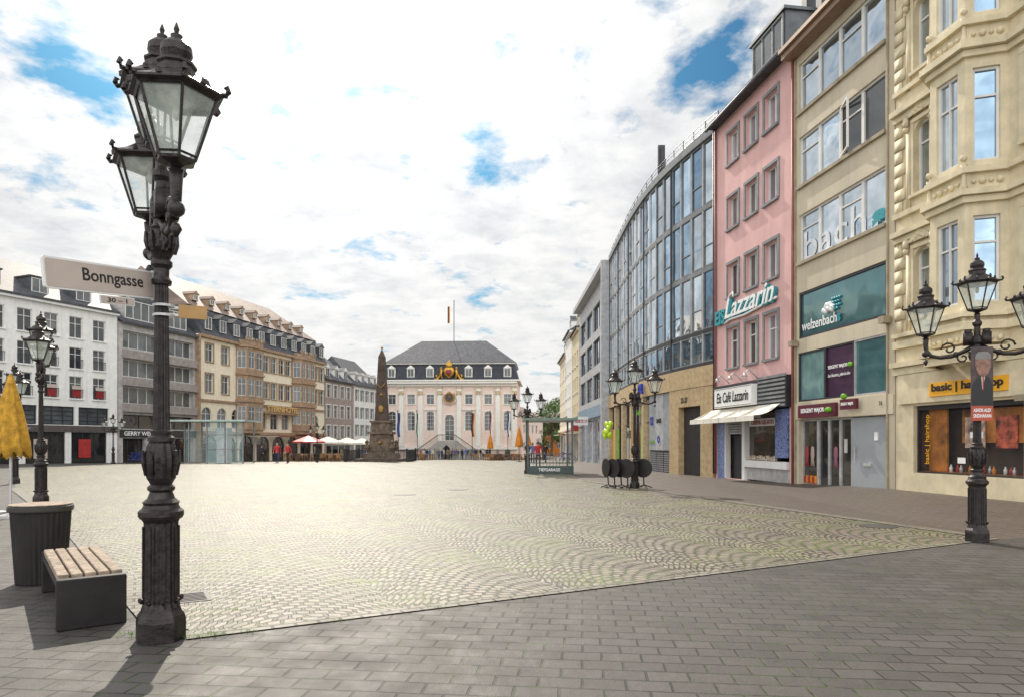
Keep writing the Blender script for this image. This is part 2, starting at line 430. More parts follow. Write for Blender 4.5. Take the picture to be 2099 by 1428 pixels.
# ------------------------------------------------------------------ RIGHT ROW
def fy(Y): return (9.42-.14*(Y-31.6),Y)
rnd=random.Random(3)
A=B('ornate_house','cream stucco house with polygonal bay window and shop','house',fy(19.72),fy(10.5))
na=[(.75,5.1,.6,1.9,1),(.75,8.5,.6,2.0,1),(.75,11.9,.6,2.0,1)]
nb=[(x,z,.95,h) for x in (4.25,5.7,7.1) for z,h in ((5.1,1.9),(8.5,2.0),(11.9,2.0))]
shop=[(.7,.8,3.5,1.85),(4.4,.2,3.9,2.5)]
A.wall(15.5,na+nb+shop,10,creamlt,rev=.22)
for o in na: A.win(o[0],o[1],o[2],o[3],'h',skyglass,frw,rec=.2,sur=.1,sm=creamlt,sill=creamlt)
for o in nb: A.win(o[0],o[1],o[2],o[3],'h',skyglass,frw,rec=.2,sur=.14,sm=creamlt,sill=creamlt)
bay=[(1.75,0),(2.3,-.8),(3.4,-.8),(3.8,0)]
m=M(); bw={}
floors=[(4.95,2.05),(8.3,2.2),(11.8,2.2)]
for k,(p,q) in enumerate(zip(bay,bay[1:])):
    L=(Vector(q)-Vector(p)).length; w=L-.34 if k!=1 else L-.42
    m.panel(p,q,4.0,15.9,[((L-w)/2,z,w,h) for z,h in floors],.14); bw[k]=((L-w)/2,w,math.atan2(q[1]-p[1],q[0]-p[0]),p)
m.face([(p[0],p[1],4.0) for p in reversed(bay)]); m.face([(p[0],p[1],15.9) for p in bay])
bo=A.add(m,'bay',creamlt)
for k in bw:
    x,w,a,p=bw[k]
    for z,h in floors:
        window(bo,x,z,w,h,'h' if k!=1 else 'cross',skyglass if k!=2 else blueglass,frw,rec=.13,ang=a,p=p)
full=[(.0,0)]+bay+[(8.9,0)]
for k,(z0,z1,pr) in enumerate([(3.55,3.75,.12),(3.76,3.9,.22),(4.3,4.5,.12),(4.6,4.72,.16),(7.3,7.45,.1),(7.46,7.6,.2),(8.0,8.14,.12),(10.75,10.9,.1),(10.91,11.07,.22),(11.5,11.63,.12),(14.5,14.7,.2),(14.72,15.0,.4)]):
    m=M(); m.band(full,z0,z1,pr); A.add(m,'cornice',creamlt)
m=M()
for z in (7.8,11.28,4.1):
    for (p,q) in zip(bay[1:],bay[2:]):
        p=Vector(p);q=Vector(q);n=max(5,int((q-p).length/.16)); d=(q-p).normalized();nn_=Vector((d.y,-d.x))
        for i in range(1,n):
            c=p+(q-p)*i/n+nn_*.03; m.ball((c.x,c.y,z),.05 if i%2 else .075,n=5)
for z in (4.7,8.1,11.5):
    for i in range(7):
        m.box(.02,.42 if i%2 else .3,-.06,-.001,z+.05+i*.36,z+.36+i*.36)
    for x in (.55,1.55):
        m.box(x-.07,x+.07,-.16,-.061,z+2.35,z+2.6); m.ball((x,-.12,z+2.25),.09,n=5); m.box(x-.07,x+.07,-.06,-.001,z,z+2.2)
for z in (7.0,10.5,13.9):
    m.face([(.55,-.12,z+.17),(1.55,-.12,z+.17),(1.05,-.12,z+.5)]); m.face([(.55,-.12,z+.17),(1.05,-.12,z+.5),(1.05,0,z+.5),(.55,0,z+.17)]); m.face([(1.05,-.12,z+.5),(1.55,-.12,z+.17),(1.55,0,z+.17),(1.05,0,z+.5)])
    for i in range(5): m.ball((.85+i*.1,-.1,z+.22+.05*(2-abs(i-2))),.06,n=5)
for c,a in ((bay[1],0),(bay[2],0)):
    for z in (7.62,11.1,4.0):
        m.ball((c[0],c[1]-.03,z+.75),.08,n=5); m.lathe([(.05,0),(.09,.06),(.05,.14),(.04,.5),(.08,.6)],8,(c[0],c[1]-.02,z))
A.add(m,'ornament',creamlt,True)
m=M(); m.box(0.2,8.8,-.1,-.001,2.72,3.54); A.add(m,'fascia',creamlt)
A.part('shop_sign',[yellowp],(1.45,3.9,-.14,-.101,2.86,3.22))
A.text('basic | hairshop',1.55,3.8,2.92,3.19,blackp,y=-.145,bold=.03)
dor=mat('display_orange',(.55,.20,.03),.6,scale=1.5,var=.45); darkwarm=mat('warm_dark_interior',(.05,.025,.015),.7)
for o,nm in ((shop[0],'shop_window'),(shop[1],'shop_window')):
    mm=M(); x,z,w,h=o[:4]; mm.box(x+.01,x+w-.01,.75,.8,z,z+h,1); mm.box(x+.01,x+w-.01,.23,.75,z,z+.05,0)
    mm.box(x+.01,x+w-.01,.23,.75,z+h-.02,z+h,1); mm.box(x+.002,x+.03,.23,.75,z,z+h,1); mm.box(x+w-.03,x+w-.002,.23,.75,z,z+h,1)
    mm.box(x+.04,x+.7,.45,.5,z+.06,z+h-.1,0); mm.box(x+1.1,x+w-.3,.55,.6,z+h*.45,z+h-.15,0)
    A.add(mm,'display_case',[dor,darkwarm])
    a=M(); a.face([(x,.2,z),(x+w,.2,z),(x+w,.2,z+h),(x,.2,z+h)]); sw=A.add(a,nm,displayg)
    f=M(); f.box(x,x+.05,.12,.199,z,z+h);f.box(x+w-.05,x+w,.12,.199,z,z+h);f.box(x+.05,x+w-.05,.12,.199,z,z+.05);f.box(x+.05,x+w-.05,.12,.199,z+h-.12,z+h)
    f.obj('frame',frd,sw)
text('basic | hairshop',1.35,.2,yellowp,A.e,(1.15,.16,1.05-A.zb),vert=True,bold=.01)
for i in range(12):
    x=1.6+i*.2+rnd.uniform(-.05,.05); m=M(); m.lathe([(.04,0),(.045,.12),(.02,.16),(.02,.2)],8,(x,.4+rnd.uniform(-.08,.1),.85)); A.add(m,'bottle',[whitep,red,frlt,orange][i%4],True)
for x,z,c in ((1.95,1.5,(.6,.42,.33)),(2.9,1.5,(.6,.12,.06)),(5.2,1.2,(.5,.3,.2)),(6.6,1.2,(.6,.4,.1))):
    A.part('poster',[mat('poster_print',c,.5,scale=5,var=.6)],(x,x+.62,.5,.53,z,z+.8))
A.part('notice',[whitel],(2.5,2.9,.15,.16,1.75,1.9)); A.part('notice',[whitel],(2.1,2.35,.15,.16,1.1,1.25))
A.part('canopy_box',[beiged],(4.5,8.7,-.55,-.12,2.56,2.7))

Bb=B('office_house','beige rendered house with wide window bands and clothes shop','house',fy(25.06),fy(19.76))
rowsB=[(13.5,1.75),(10.85,1.75),(8.1,1.7)]
LB=Bb.L
ops=[(.35,z,LB-.75,h) for z,h in rowsB]+[(.35,5.35,LB-.7,1.65),(.3,3.1,LB-.6,1.75),(.35,.1,LB-.7,2.35)]
Bb.wall(15.75,ops,10,beige,rev=.25)
for ri,(z,h) in enumerate(rowsB):
    n=4; w=(LB-.75)/n
    for i in range(n):
        gm=skyglass if not(ri==1 and i in (2,3)) else winglass
        Bb.win(.35+i*w,z,w-.002,h,'none' if i%2 else 'h',gm,frw,rec=.14)
    mm=M(); mm.box(.3,LB-.35,-.1,-.001,z-.12,z-.01); Bb.add(mm,'sill',beiged)
f=M(); f.box(0,.05,-.03,.03,0,1.6);f.box(.75,.8,-.03,.03,0,1.6);f.box(.05,.75,-.03,.03,0,.05);f.box(.05,.75,-.03,.03,1.55,1.6)
f.obj('casement',frw,Bb.e,(.35+2*(LB-.75)/4+.1,.05,10.95-Bb.zb),R(-20))
Bb.win(.35,5.35,LB-.7,1.65,'none',tealglass,frd,rec=.08,name='display_window')
Bb.win(.3,3.1,1.6,1.75,'none',tealglass,frd,rec=.08,name='display_window'); Bb.win(1.9,3.1,1.55,1.75,'none',purple,frd,rec=.07,name='display_window'); Bb.win(3.46,3.1,LB-3.76,1.75,'none',tealglass,frlt,rec=.08,name='display_window')
bachs=mat('frosted_letters',(.74,.77,.80),.4,bump=0)
Bb.text('bach',.5,3.9,8.12,9.15,bachs,y=.12,ext=.01,bold=.0); Bb.text('s',4.3,4.9,8.12,8.62,teal,y=.05,bold=.06)
Bb.text('welzenbach',.5,2.55,5.6,5.95,whitel,y=.03,bold=.01); Bb.text('s',2.57,2.75,5.6,5.85,teal,y=.03,bold=.03)
m=M()
for j,(n,z) in enumerate(((4,6.4),(3,6.28),(4,6.16),(2,6.05))):
    for i in range(n): m.ball((2.5+(i-(n-1)/2)*.13,.04,z),.05,n=5)
Bb.add(m,'emblem',teal)
m=M()
for k in range(12): m.ball((2.05+rnd.uniform(-.3,.3),.05,6.15+rnd.uniform(-.1,.12)),.1,n=6)
Bb.add(m,'cloud_print',whitel,True)
Bb.text('SERGENT MAJOR',2.12,3.15,4.05,4.2,whitel,y=.0,bold=.01); Bb.text('Les histoires, plein la tête',2.12,3.3,3.78,3.92,whitel,y=.0,shear=.3)
m=M(); m.ball((3.28,.02,4.13),.1,n=6,sz=.8); Bb.add(m,'logo',green)
Bb.part('fascia',[beige],(.02,LB-.02,-.05,-.001,2.47,3.05))
Bb.part('shop_sign',[maroon],(.55,2.75,-.16,-.06,2.5,2.95)); Bb.text('SERGENT MAJOR',.75,2.15,2.63,2.82,whitel,y=-.165,bold=.02)
m=M(); m.ball((2.42,-.17,2.72),.14,n=6,sz=.7); Bb.add(m,'logo',green)
Bb.part('projecting_sign',[maroon],(3.2,4.0,-.3,-.2,2.68,3.0)); Bb.text('SERGENT MAJOR',3.27,3.9,2.78,2.9,whitel,y=-.305,bold=.02)
m=M(); m.ball((3.35,-.26,3.1),.1,n=6); Bb.add(m,'logo',green)
Bb.text('31',4.75,4.87,2.75,2.87,blackp,y=-.06)
Bb.win(.35,.12,.95,2.33,'none',shopglass,frlt,rec=.2,name='shop_window')
for i in range(3): Bb.win(1.3+.62*i,.12,.62,2.33,'none',shopglass,frlt,rec=.22,name='glass_door')
for x,c in ((.6,(.3,.04,.04)),(.95,(.4,.33,.28)),(2.3,(.3,.12,.16))):
    m=M(); m.lathe([(.03,1.5),(.1,1.45),(.12,1.2),(.08,1.05),(.14,.8),(.03,.8)],8,(x,.16,0),sy=.2); Bb.add(m,'garment',mat('garment_cloth',c,.8),True)
for k in range(6): Bb.part('display_goods',[orange if k%2 else red],(.5+k*.13,.6+k*.13,.1,.18,.2,.42+.05*(k%2)))
greypt=mat('grey_door_paint',(.33,.35,.37),.45,var=.04)
dr=Bb.part('door',[greypt],(3.2,LB-.37,.1,.2,.12,2.43)); m=M(); m.tube([(3.45,.05,1.0),(3.45,.05,1.5)],.02); m.obj('handle',frlt,dr)
Bb.part('letterbox',[frlt],(3.85,4.2,.06,.099,.9,1.0)); Bb.part('intercom',[frlt],(3.05,3.17,-.04,-.002,1.3,1.75)); Bb.part('notice',[whitel],(4.35,4.5,.07,.099,1.7,1.95))
m=M(); m.band([(0,0),(LB,0)],15.55,15.75,.5); m.band([(0,0),(LB,0)],15.76,15.9,.62); Bb.add(m,'gutter',mat('copper_gutter',(.3,.2,.14),.5,.3))
Bb.part('parapet',[lead],(.5,LB-.5,1.6,2.2,15.76,17.6))
Bb.pipe(.06,0,15.5,mat('red_brown_pipe',(.3,.1,.08),.5))
Bb.part('trim',[beiged],(.12,.2,-.06,-.001,.1,15.5)); Bb.part('trim',[beiged],(LB-.3,LB-.24,-.06,-.001,.1,15.5))
for x in (.25,LB-.2): Bb.part('wall_light',[beiged],(x-.12,x+.12,-.3,-.062,5.1,5.3))

C=B('ice_cream_parlour','pink plastered house with ice cream parlour and awning','house',fy(31.58),fy(25.08))
cols=[(1.27,1.0),(2.92,1.0),(4.5,1.0)]; rws=[(13.85,1.4),(11.0,1.4),(8.0,1.45),(4.9,1.75)]
C.wall(16.0,[(x,z,w,h) for x,w in cols for z,h in rws]+[(.3,.05,6.0,2.95)],10,pink,rev=.25)
for x,w in cols:
    for z,h in rws: C.win(x,z,w,h,'v' if z>5 else 'cross',skyglass if (x>4 or z>13) else winglass,frw,rec=.22,sur=.12,sm=frg,sill=frg)
C.roof(16.0,5,19.5,slate,over=.45)
C.dormer(4.2,16.6,2.6,1.6,.3,3,lead,lead,False,frg,st='v3')
for x in (3.2,4.6,5.6): C.part('chimney',[frd],(x,x+.35,1.5,1.9,18.2,19.6))
m=M(); m.tube([(0,-.5,15.95),(6.6,-.5,15.95)],.07,8); C.add(m,'gutter',lead,True)
C.pipe(.12,.2,15.9,mat('pipe_red',(.25,.09,.08),.5)); C.pipe(-.05,.2,15.9,frd)
C.text('EIS',.3,1.25,6.9,7.55,teal,y=-.08,ext=.1,bold=.03); C.text('Lazzarin',1.35,5.55,7.0,7.85,teal,y=-.06,ext=.1,shear=.35,bold=.05)
C.text('Lazzarin',1.3,5.5,7.05,7.9,whitel,y=-.17,ext=.03,shear=.35,bold=.01)
m=M(); m.tube([(1.2,-.12,6.9),(1.7,-.12,7.0),(3,-.12,6.95),(5.6,-.12,7.15)],.05); m.tube([(1.35,-.12,7.0),(1.6,-.12,8.0),(1.95,-.12,8.1),(2.0,-.12,7.9)],.05); C.add(m,'flourish',whitel,True)
C.part('fascia',[frd],(.2,6.45,-.22,-.001,2.95,4.15))
m=M()
for k in range(7): m.box(4.4,6.4,-.26,-.221,3.0+k*.16,3.08+k*.16)
m.box(4.3,6.45,-.27,-.22,4.1,4.2); C.add(m,'louvre',frg)
C.part('shop_sign',[whitep],(.95,4.35,-.5,-.25,3.15,3.98)); C.part('sign_border',[frd],(.98,4.32,-.505,-.501,3.18,3.2),(.98,4.32,-.505,-.501,3.93,3.95))
C.text('Eis Café Lazzarin',1.2,4.1,3.35,3.8,blackp,y=-.505,shear=.15,bold=.01)
for i in range(4):
    m=M(); x0=.1+i*1.5; x1=x0+1.47
    N=6
    for k in range(N):
        f_=lambda t:(-.24-1.05*t, 3.1-.45*t-.12*math.sin(t*3.14))
        a_,b_=f_(k/N),f_((k+1)/N); m.face([(x0,a_[0],a_[1]),(x1,a_[0],a_[1]),(x1,b_[0],b_[1]),(x0,b_[0],b_[1])])
    m.face([(x0,-1.29,2.65),(x1,-1.29,2.65),(x1,-1.3,2.45),(x0,-1.3,2.45)])
    m.face([(x0,-.24,3.1),(x0,-1.25,2.62),(x0,-.24,2.6)]); C.add(m,'awning',canvasw)
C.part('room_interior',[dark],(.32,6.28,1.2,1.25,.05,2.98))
mos=mat('mosaic_print',(.15,.2,.4),.4,scale=14,var=.9)
C.part('pillar',[mos],(.32,.95,-.05,.25,.0,2.9)); C.part('pillar',[mos],(5.35,6.25,-.05,.25,1.05,2.9))
C.part('column',[whitep],(2.6,2.85,-.03,.2,.05,2.9)); C.part('column',[whitep],(.96,1.08,-.03,.2,.05,2.9)); C.part('shutter',[greylt],*[(1.08,2.6,.1,.16,2.0+i*.11,2.08+i*.11) for i in range(8)])
C.part('counter',[whitep],(2.86,6.25,-.1,.3,.62,.9)); C.part('kickplate',[frlt],(2.86,6.25,.05,.3,.1,.61))
C.part('serving_hatch',[shopglass],(2.9,5.3,.18,.2,.95,2.85)); C.part('menu_board',[whitel],(3.0,5.2,.1,.15,2.3,2.6)); C.text('CREMA GELATO',3.2,5.0,2.36,2.54,red,y=.09)
tubm=mat('tubs',(.6,.5,.4),.5,scale=12,var=.5)
for k in range(12): C.part('display_goods',[tubm],(3.0+k*.19,3.14+k*.19,.02,.12,.92,1.05+.03*(k%3)))
C.part('door',[frd],(1.1,2.58,.3,.34,.05,1.95))
for x in (1.8,3.0,4.3):
    m=M(); m.tube([(x,-.2,4.2),(x,-.6,4.55),(x,-.75,4.4)],.025); m.lathe([(.12,-.1),(.04,.05)],8,(x,-.75,4.35)); C.add(m,'spotlight',frlt,True)

# D: curved glass building
ctrl=[(7.75,54),(7.7,48),(7.7,43.5),(7.9,39.5),(8.4,36),(9.0,33.2),(9.42,31.62)]
def cat(P,t):
    n=len(P)-1; i=min(int(t),n-1); f=t-i; g=lambda k:Vector(P[max(0,min(n,k))])
    a,b,c,d=g(i-1),g(i),g(i+1),g(i+2)
    return .5*((2*b)+(c-a)*f+(2*a-5*b+4*c-d)*f*f+(3*b-a-3*c+d)*f**3)
samp=[cat(ctrl,k*6/600) for k in range(601)]
ln=[0]
for a,b_ in zip(samp,samp[1:]): ln.append(ln[-1]+(b_-a).length)
NB=20; pts=[]
for k in range(NB+1):
    t=ln[-1]*k/NB; i=min(range(601),key=lambda q:abs(ln[q]-t)); pts.append(samp[i])
De=top('glass_office_building','curved office building with dark steel and blue glass front','office building',(pts[0].x,pts[0].y,0),0,'buildings around the square')
O=Vector((pts[0].x,pts[0].y)); lp=[p-O for p in pts]
def inw(i):
    d=(lp[min(i+1,NB)]-lp[max(i-1,0)]).normalized(); return Vector((-d.y,d.x))
m=M(); inn=[lp[i]+inw(i)*.22 for i in range(NB+1)]
m.prism([tuple(p) for p in inn]+[(14,inn[-1].y+2),(14,0)],-2,16.0); m.obj('wall',frd,De)
bz=[(5.45,1.35),(7.0,2.75),(9.95,2.75),(12.9,3.0)]
wid=(lp[1]-lp[0]).length
for i in range(NB):
    p,q=lp[i],lp[i+1]; a=math.atan2(q.y-p.y,q.x-p.x); w=wid-.06
    for r,(z,h) in enumerate(bz):
        window(De,.03,z,round(w,2),h,('none','rail','none','rail')[ (i+r)%4] if r else 'none',blueglass if (r==0 or (i*7+r*3)%5 in (0,1,3)) else skyglass,frg if i>13 else frlt,rec=.07,ang=a,p=tuple(p))
for z0,z1,pr,mt_ in ((6.82,6.98,.0,frd),(9.72,9.93,.0,frg),(12.67,12.88,.0,frg),(15.92,16.3,.12,frg),(5.28,5.44,.02,frd)):
    m=M(); m.band([tuple(lp[i]+inw(i)*.2) for i in range(NB+1)],z0,z1,.2+pr); m.obj('spandrel',mt_,De)
for i in range(0,NB+1):
    m=M(); d=(lp[min(i+1,NB)]-lp[max(i-1,0)]).normalized(); T=Matrix.Translation((lp[i].x,lp[i].y,0))@Matrix.Rotation(math.atan2(d.y,d.x),4,'Z')
    m.box(-.035,.035,-.06 if i%4==0 else .005,.2,5.45,15.9,T=T)
    m.obj('mullion',frd if i%4==0 else frlt,De)
m=M(); m.band([tuple(lp[i]+inw(i)*.2) for i in range(NB+1)],4.3,5.26,.34); m.obj('fascia',stone,De)
m=M()
for i in range(NB+1):
    n=inw(i); c=lp[i]+n*.15; m.tube([(c.x,c.y,16.3),(c.x,c.y,17.0)],.02)
for z in (16.55,16.8,17.0): m.tube([(*(lp[i]+inw(i)*.15),z) for i in range(NB+1)],.015)
m.obj('railing',frd,De)
m=M(); pp=[lp[i]+inw(i)*2.5 for i in range(NB+1)]; m.prism([tuple(p) for p in pp]+[(13,pp[-1].y+1),(13,0)],16.01,18.3); m.obj('penthouse',greywall,De)
m=M(); c=lp[12]+inw(12)*1.0
m.tube([(c.x,c.y,16.2),(c.x,c.y-.2,19.0)],.05); m.box(c.x-.15,c.x+.25,c.y-.1,c.y+.1,17.2,19.2); m.obj('vent',frd,De)
paneg=mat('grey_panel_matt',(.33,.36,.38),.4)
for i in range(NB):
    p,q=lp[i],lp[i+1]; a=math.atan2(q.y-p.y,q.x-p.x); T=Matrix.Translation((p.x,p.y,0))@Matrix.Rotation(a,4,'Z')
    if i<13:
        window(De,.0,.0-.5,round(wid,2),4.7,'h',shopglass if i%3 else skyglass,frd,rec=.15,ang=a,p=tuple(p),name='shop_window')
        if i%3==0:
            m=M(); m.box(-.2,.25,-.1,.2,-.8,4.28,T=T); m.obj('pillar',stone,De)
        if i%2:
            m=M(); m.box(.1,wid-.2,.05,.1,.3,2.6,T=T); m.obj('window_poster',[(yellowp,green,orange,paneg)[i//2%4]],De)
    elif i<16:
        m=M(); m.box(0,wid,.0,.2,1.2,4.28,T=T,mi=0); m.box(0,wid,.05,.2,-.5,1.2,T=T,mi=1)
        for k in range(9): m.box(.05,wid-.05,.03,.049,.05+k*.12,.12+k*.12,T=T,mi=2)
        m.obj('cladding_panel',[paneg if i!=14 else greylt,frd,frg],De)
    elif i in (17,18):
        m=M(); m.box(0,wid,.6,.65,-.5,4.0,T=T,mi=0); m.box(.1,.6,.4,.55,.3,2.6,T=T,mi=1); m.obj('entrance',[dark,frbr],De)
        m=M(); m.box(0,wid,-.12,.2,3.4,4.28,T=T); m.obj('lintel',stone,De)
    else:
        m=M(); m.box(0,wid,-.12,.2,-.5,4.28,T=T); m.obj('stone_pier',stone,De)
def dtext(s,i,x,z,w,h,mt_,y=-.06,**k):
    p,q=lp[i],lp[i+1]; a=math.atan2(q.y-p.y,q.x-p.x)
    text(s,w,h,mt_,De,(p.x+x*math.cos(a)-y*math.sin(a),p.y+x*math.sin(a)+y*math.cos(a),z),a,**k)
bluep=mat('blue_sign',(.01,.04,.4),.4,bump=0)
dtext('O2',13,.15,2.6,.6,.5,bluep,y=-.02,bold=.03); dtext('BASE',14,.2,2.7,.7,.25,blackp,y=-.02,bold=.03); dtext('e-plus',13,.1,1.5,.9,.3,green,y=-.02); dtext('O',14,.3,1.6,.4,.4,bluep,y=-.02,bold=.05)
dtext('23-27',17,.3,3.6,.7,.28,frd,y=-.14,bold=.02); dtext('O2',12,.1,4.45,.9,.6,bluep,y=-.3,ext=.12,bold=.06); dtext('BASE',8,-.2,1.9,1.6,.5,blackp,y=-.1,bold=.04)
dtext('Wohlfühlen',10,0,3.3,2.0,.3,green,y=.02)

E=B('framed_office_block','grey framed modern block with wide window bands','office building',(7.4,75),(7.76,54.1))
ops=[(1+j*5.0,z,4.4,2.3) for j in range(4) for z in (5.5,8.6,11.7)]+[(1+j*5.0,-.5,4.4,4.3) for j in range(4)]
E.wall(15.9,ops,10,greylt,rev=.4)
for o in ops: E.win(o[0],o[1],o[2],o[3],'v3',blueglass,frd if o[1]>0 else frlt,rec=.2)
E.part('frame_wall',[greylt],(20.6,21.0,-.7,-.002,-1,16.0),(0,20.6,-.7,-.002,15.6,16.05)); E.part('panel',[red],(19.0,20.4,-.12,-.01,3.8,7.5)); E.part('fascia',[mat('shop_blue',(.2,.3,.4),.5)],(.5,20.5,-.2,-.003,3.9,4.9))
for j,(ya,yb,x,h,mt_,c) in enumerate(((75.05,83,7.3,14.2,creamlt,'cream'),(83.05,92,7.2,15.2,white,'white'),(92.05,104,7.3,13.6,hotelc,'ochre'))):
    K=B('town_house','narrow %s town house with a shop'%c,'house',(x,yb),(x+.05,ya))
    n=int(K.L//2.4); ops=[(.6+k*(K.L-.6)/n,z,1.2,1.7) for k in range(n) for z in (4.3,7.3,10.3)]+[(.5,-1,K.L-1,3.6)]
    K.wall(h,ops,9,mt_)
    for o in ops: K.win(o[0],o[1],o[2],o[3],'cross' if o[1]>0 else 'v4',skyglass if o[1]>0 else shopglass,frw,sill=white if o[1]>0 else None)
    K.roof(h,4.5,h+3.2,slate); K.dormer(K.L/2,h+.3,1.6,1.5,.3,2,mt_,slate); m=M(); m.band([(0,0),(K.L,0)],h-.3,h-.02,.25); m.band([(0,0),(K.L,0)],3.1,3.4,.3); K.add(m,'cornice',mt_)
    K.part('awning',[red if j==1 else canvasw],(1,K.L-1,-1.0,-.31,2.6,2.7))
s=top('projecting_sign','white box sign on a bracket on the facade','sign',(6.7,63,3.2)); m=M(); m.box(-1.0,.3,-.08,.08,0,.8,0); m.box(.3,.75,-.03,.03,.3,.4,1); m.obj('panel',[whitep,frd],s); text('GÖRTZ 17',1.1,.35,red,s,(-.9,-.09,.22),bold=.03)
s=top('projecting_sign','red square sign on a bracket on the facade','sign',(6.7,72,2.8)); m=M(); m.box(-.5,.3,-.08,.08,0,.9,0); m.box(.3,.75,-.03,.03,.3,.4,1); m.obj('panel',[red,frd],s)

# ------------------------------------------------------------------ LEFT ROW
G=B('white_house','white plastered house with slate roof and shops','house',(-43.6,44),(-35.8,61.95))
n=9; ops=[];LG=G.L
for k in range(n):
    x=.6+k*(LG-.8)/n
    for z,h in ((10.5,1.8),(7.9,1.8),(5.35,1.9)): ops.append((x,z,1.15,h))
low=[(.5+k*(LG-1)/6,3.1,(LG-1)/6-.35,1.55) for k in range(6)]; gf=[(.5+k*(LG-1)/5,-.4,(LG-1)/5-.5,2.9) for k in range(5)]
G.wall(13.2,ops+low+gf,9,white)
for o in ops: G.win(*o[:4],'cross',winglass,frw,sill=white)
for o in low: G.win(*o[:4],'grid3',winglass,frd)
for o in gf: G.win(*o[:4],'v3',shopglass,frd,name='shop_window')
G.part('ground_floor_cladding',[mat('dark_tile_fascia',(.10,.085,.08),.4)],(.0,LG,-.1,-.001,2.52,3.05)); G.text('Body Boutique',LG-11,LG-7.6,2.6,2.95,frlt,y=-.11,shear=.2)
for k in range(5): G.part('window_poster',[[red,paneg,orange,signgrey,red][k]],(1.2+k*(LG-1)/5,2.3+k*(LG-1)/5,.1,.12,.3,1.9))
for o in ops[2::3]+ops[1::3]:
    m=M()
    for q in range(8): m.box(o[0]+.05+q*.15,o[0]+.07+q*.15,-.1,-.08,o[1]+.05,o[1]+.75)
    m.box(o[0],o[0]+1.15,-.12,-.07,o[1]+.75,o[1]+.8)
    G.add(m,'window_railing',frd)
for k in (8*3+2,7*3+2,6*3+2,2*3+2): o=ops[k]; G.part('banner',[red],(o[0]+.2,o[0]+.95,-.06,-.045,o[1]+.15,o[1]+.75)); G.part('banner',[signgrey],(o[0]+.2,o[0]+.95,-.06,-.045,o[1]+.76,o[1]+1.1))
m=M(); m.band([(0,0),(LG,0)],13.0,13.3,.35); G.add(m,'cornice',whitep)
G.roof(13.31,5.5,17.2,slate,hip=.0)
for k in range(5): G.dormer(2+k*3.7,13.8,1.5,1.3,.6,3,lead,slate,False)
G.part('chimney',[brownst],(17.5,18.3,5.2,5.9,16.5,17.7))

H=B('grey_house','grey house with ribbon windows, loggias and shop','house',(-35.75,62.05),(-33.15,71.95))
LH=H.L; ops=[(.5+k*(LH-.6)/2,z,(LH-.6)/2-.5,1.6) for k in range(2) for z in (10.3,7.7,5.2,)]+[(.5,2.9,LH-1,1.3)]+[(.5+k*(LH-.6)/3,-.6,(LH-.6)/3-.5,2.6) for k in range(3)]
H.wall(12.6,ops,9,greywall,rev=.5)
for o in ops: H.win(*o[:4],'v4' if o[1]>0 else 'v3',shopglass if o[1]<3 else winglass,frd if o[1]<5 else frw,rec=.45)
for z in (9.35,6.85,4.45): H.part('balcony_parapet',[mat('taupe_panel',(.33,.29,.27),.6)],(.4,LH-.3,-.35,-.003,z,z+.75))
H.part('fascia',[frd],(.1,LH-.1,-.12,-.002,2.1,2.8)); H.text('GERRY WEBER',.5,4.6,2.25,2.65,whitel,y=-.14,bold=.02)
H.roof(12.61,4.8,16.6,slate)
H.dormer(2.9,13.0,4.0,1.9,.3,3,greywall,lead,False,st='v4'); H.dormer(7.6,13.0,2.8,1.9,.3,3,greywall,lead,False,st='v3')
H.part('party_wall',[brownst],(LH-.3,LH-.05,-.5,.0-.002,-1,12.9))

I=B('hotel','cream hotel with brown stone oriels, arcade and tiled roof','hotel',(-33.1,72.05),(-27.2,98.95))
LI=I.L; s1=[I.s(483),I.s(530)]; s2=[I.s(598),I.s(637)]
colsI=[I.s(422),I.s(455),I.s(540),I.s(556),I.s(572),I.s(586),I.s(643),I.s(655)]
ops=[]
for x in colsI:
    for z,h in ((10.3,1.9),(7.0,2.0)): ops.append((x-.05,z,1.25,h))
ar=[]; x=.5
while x+2.0<LI:
    ar.append((x,3.2,1.7,2.2,1)); x+=2.62
gfr=[(.4+k*3.4,-1.2,2.9,3.6,1) for k in range(8)]
I.wall(13.0,ops+ar+gfr,9,hotelc)
for o in ops: I.win(*o[:4],'cross',winglass,frw,sur=.16,sm=brownst,sill=brownst)
for o in ar: I.win(*o[:4],'cross',winglass,frw)
for o in gfr: I.win(*o[:4],'cross',shopglass,frbr,name='arcade_window')
for (a,b_) in (s1,s2):
    w=b_-a; bp=[(a,0),(a+.7,-1.1),(b_-.7,-1.1),(b_,0)]
    m=M()
    fl=((10.2,2.0),(7.0,2.0),(4.0,1.8)); wl=[]
    for p,q in zip(bp,bp[1:]):
        L=(Vector(q)-Vector(p)).length; nw=max(1,int(L/1.1)); ww=L/nw-.35; oo=[(L/nw*i+.175,z,ww,h) for i in range(nw) for z,h in fl]
        m.panel(p,q,2.7,13.4,oo,.12); wl.append((oo,math.atan2(q[1]-p[1],q[0]-p[0]),p))
    m.face([(p[0],p[1],2.7) for p in bp]); m.face([(p[0],p[1],13.4) for p in bp])
    for z in (3.1,6.3,9.4,12.6): m.band(bp,z,z+.25,.15)
    for i in range(6): m.box(a+.2+i*(w-.4)/6,a+.2+i*(w-.4)/6+.3,-1.22,-1.101,13.4,13.75)
    o_=I.add(m,'oriel',brownst)
    for oo,an,p in wl:
        for o in oo: window(o_,*o,'cross',winglass,frw,rec=.11,ang=an,p=p)
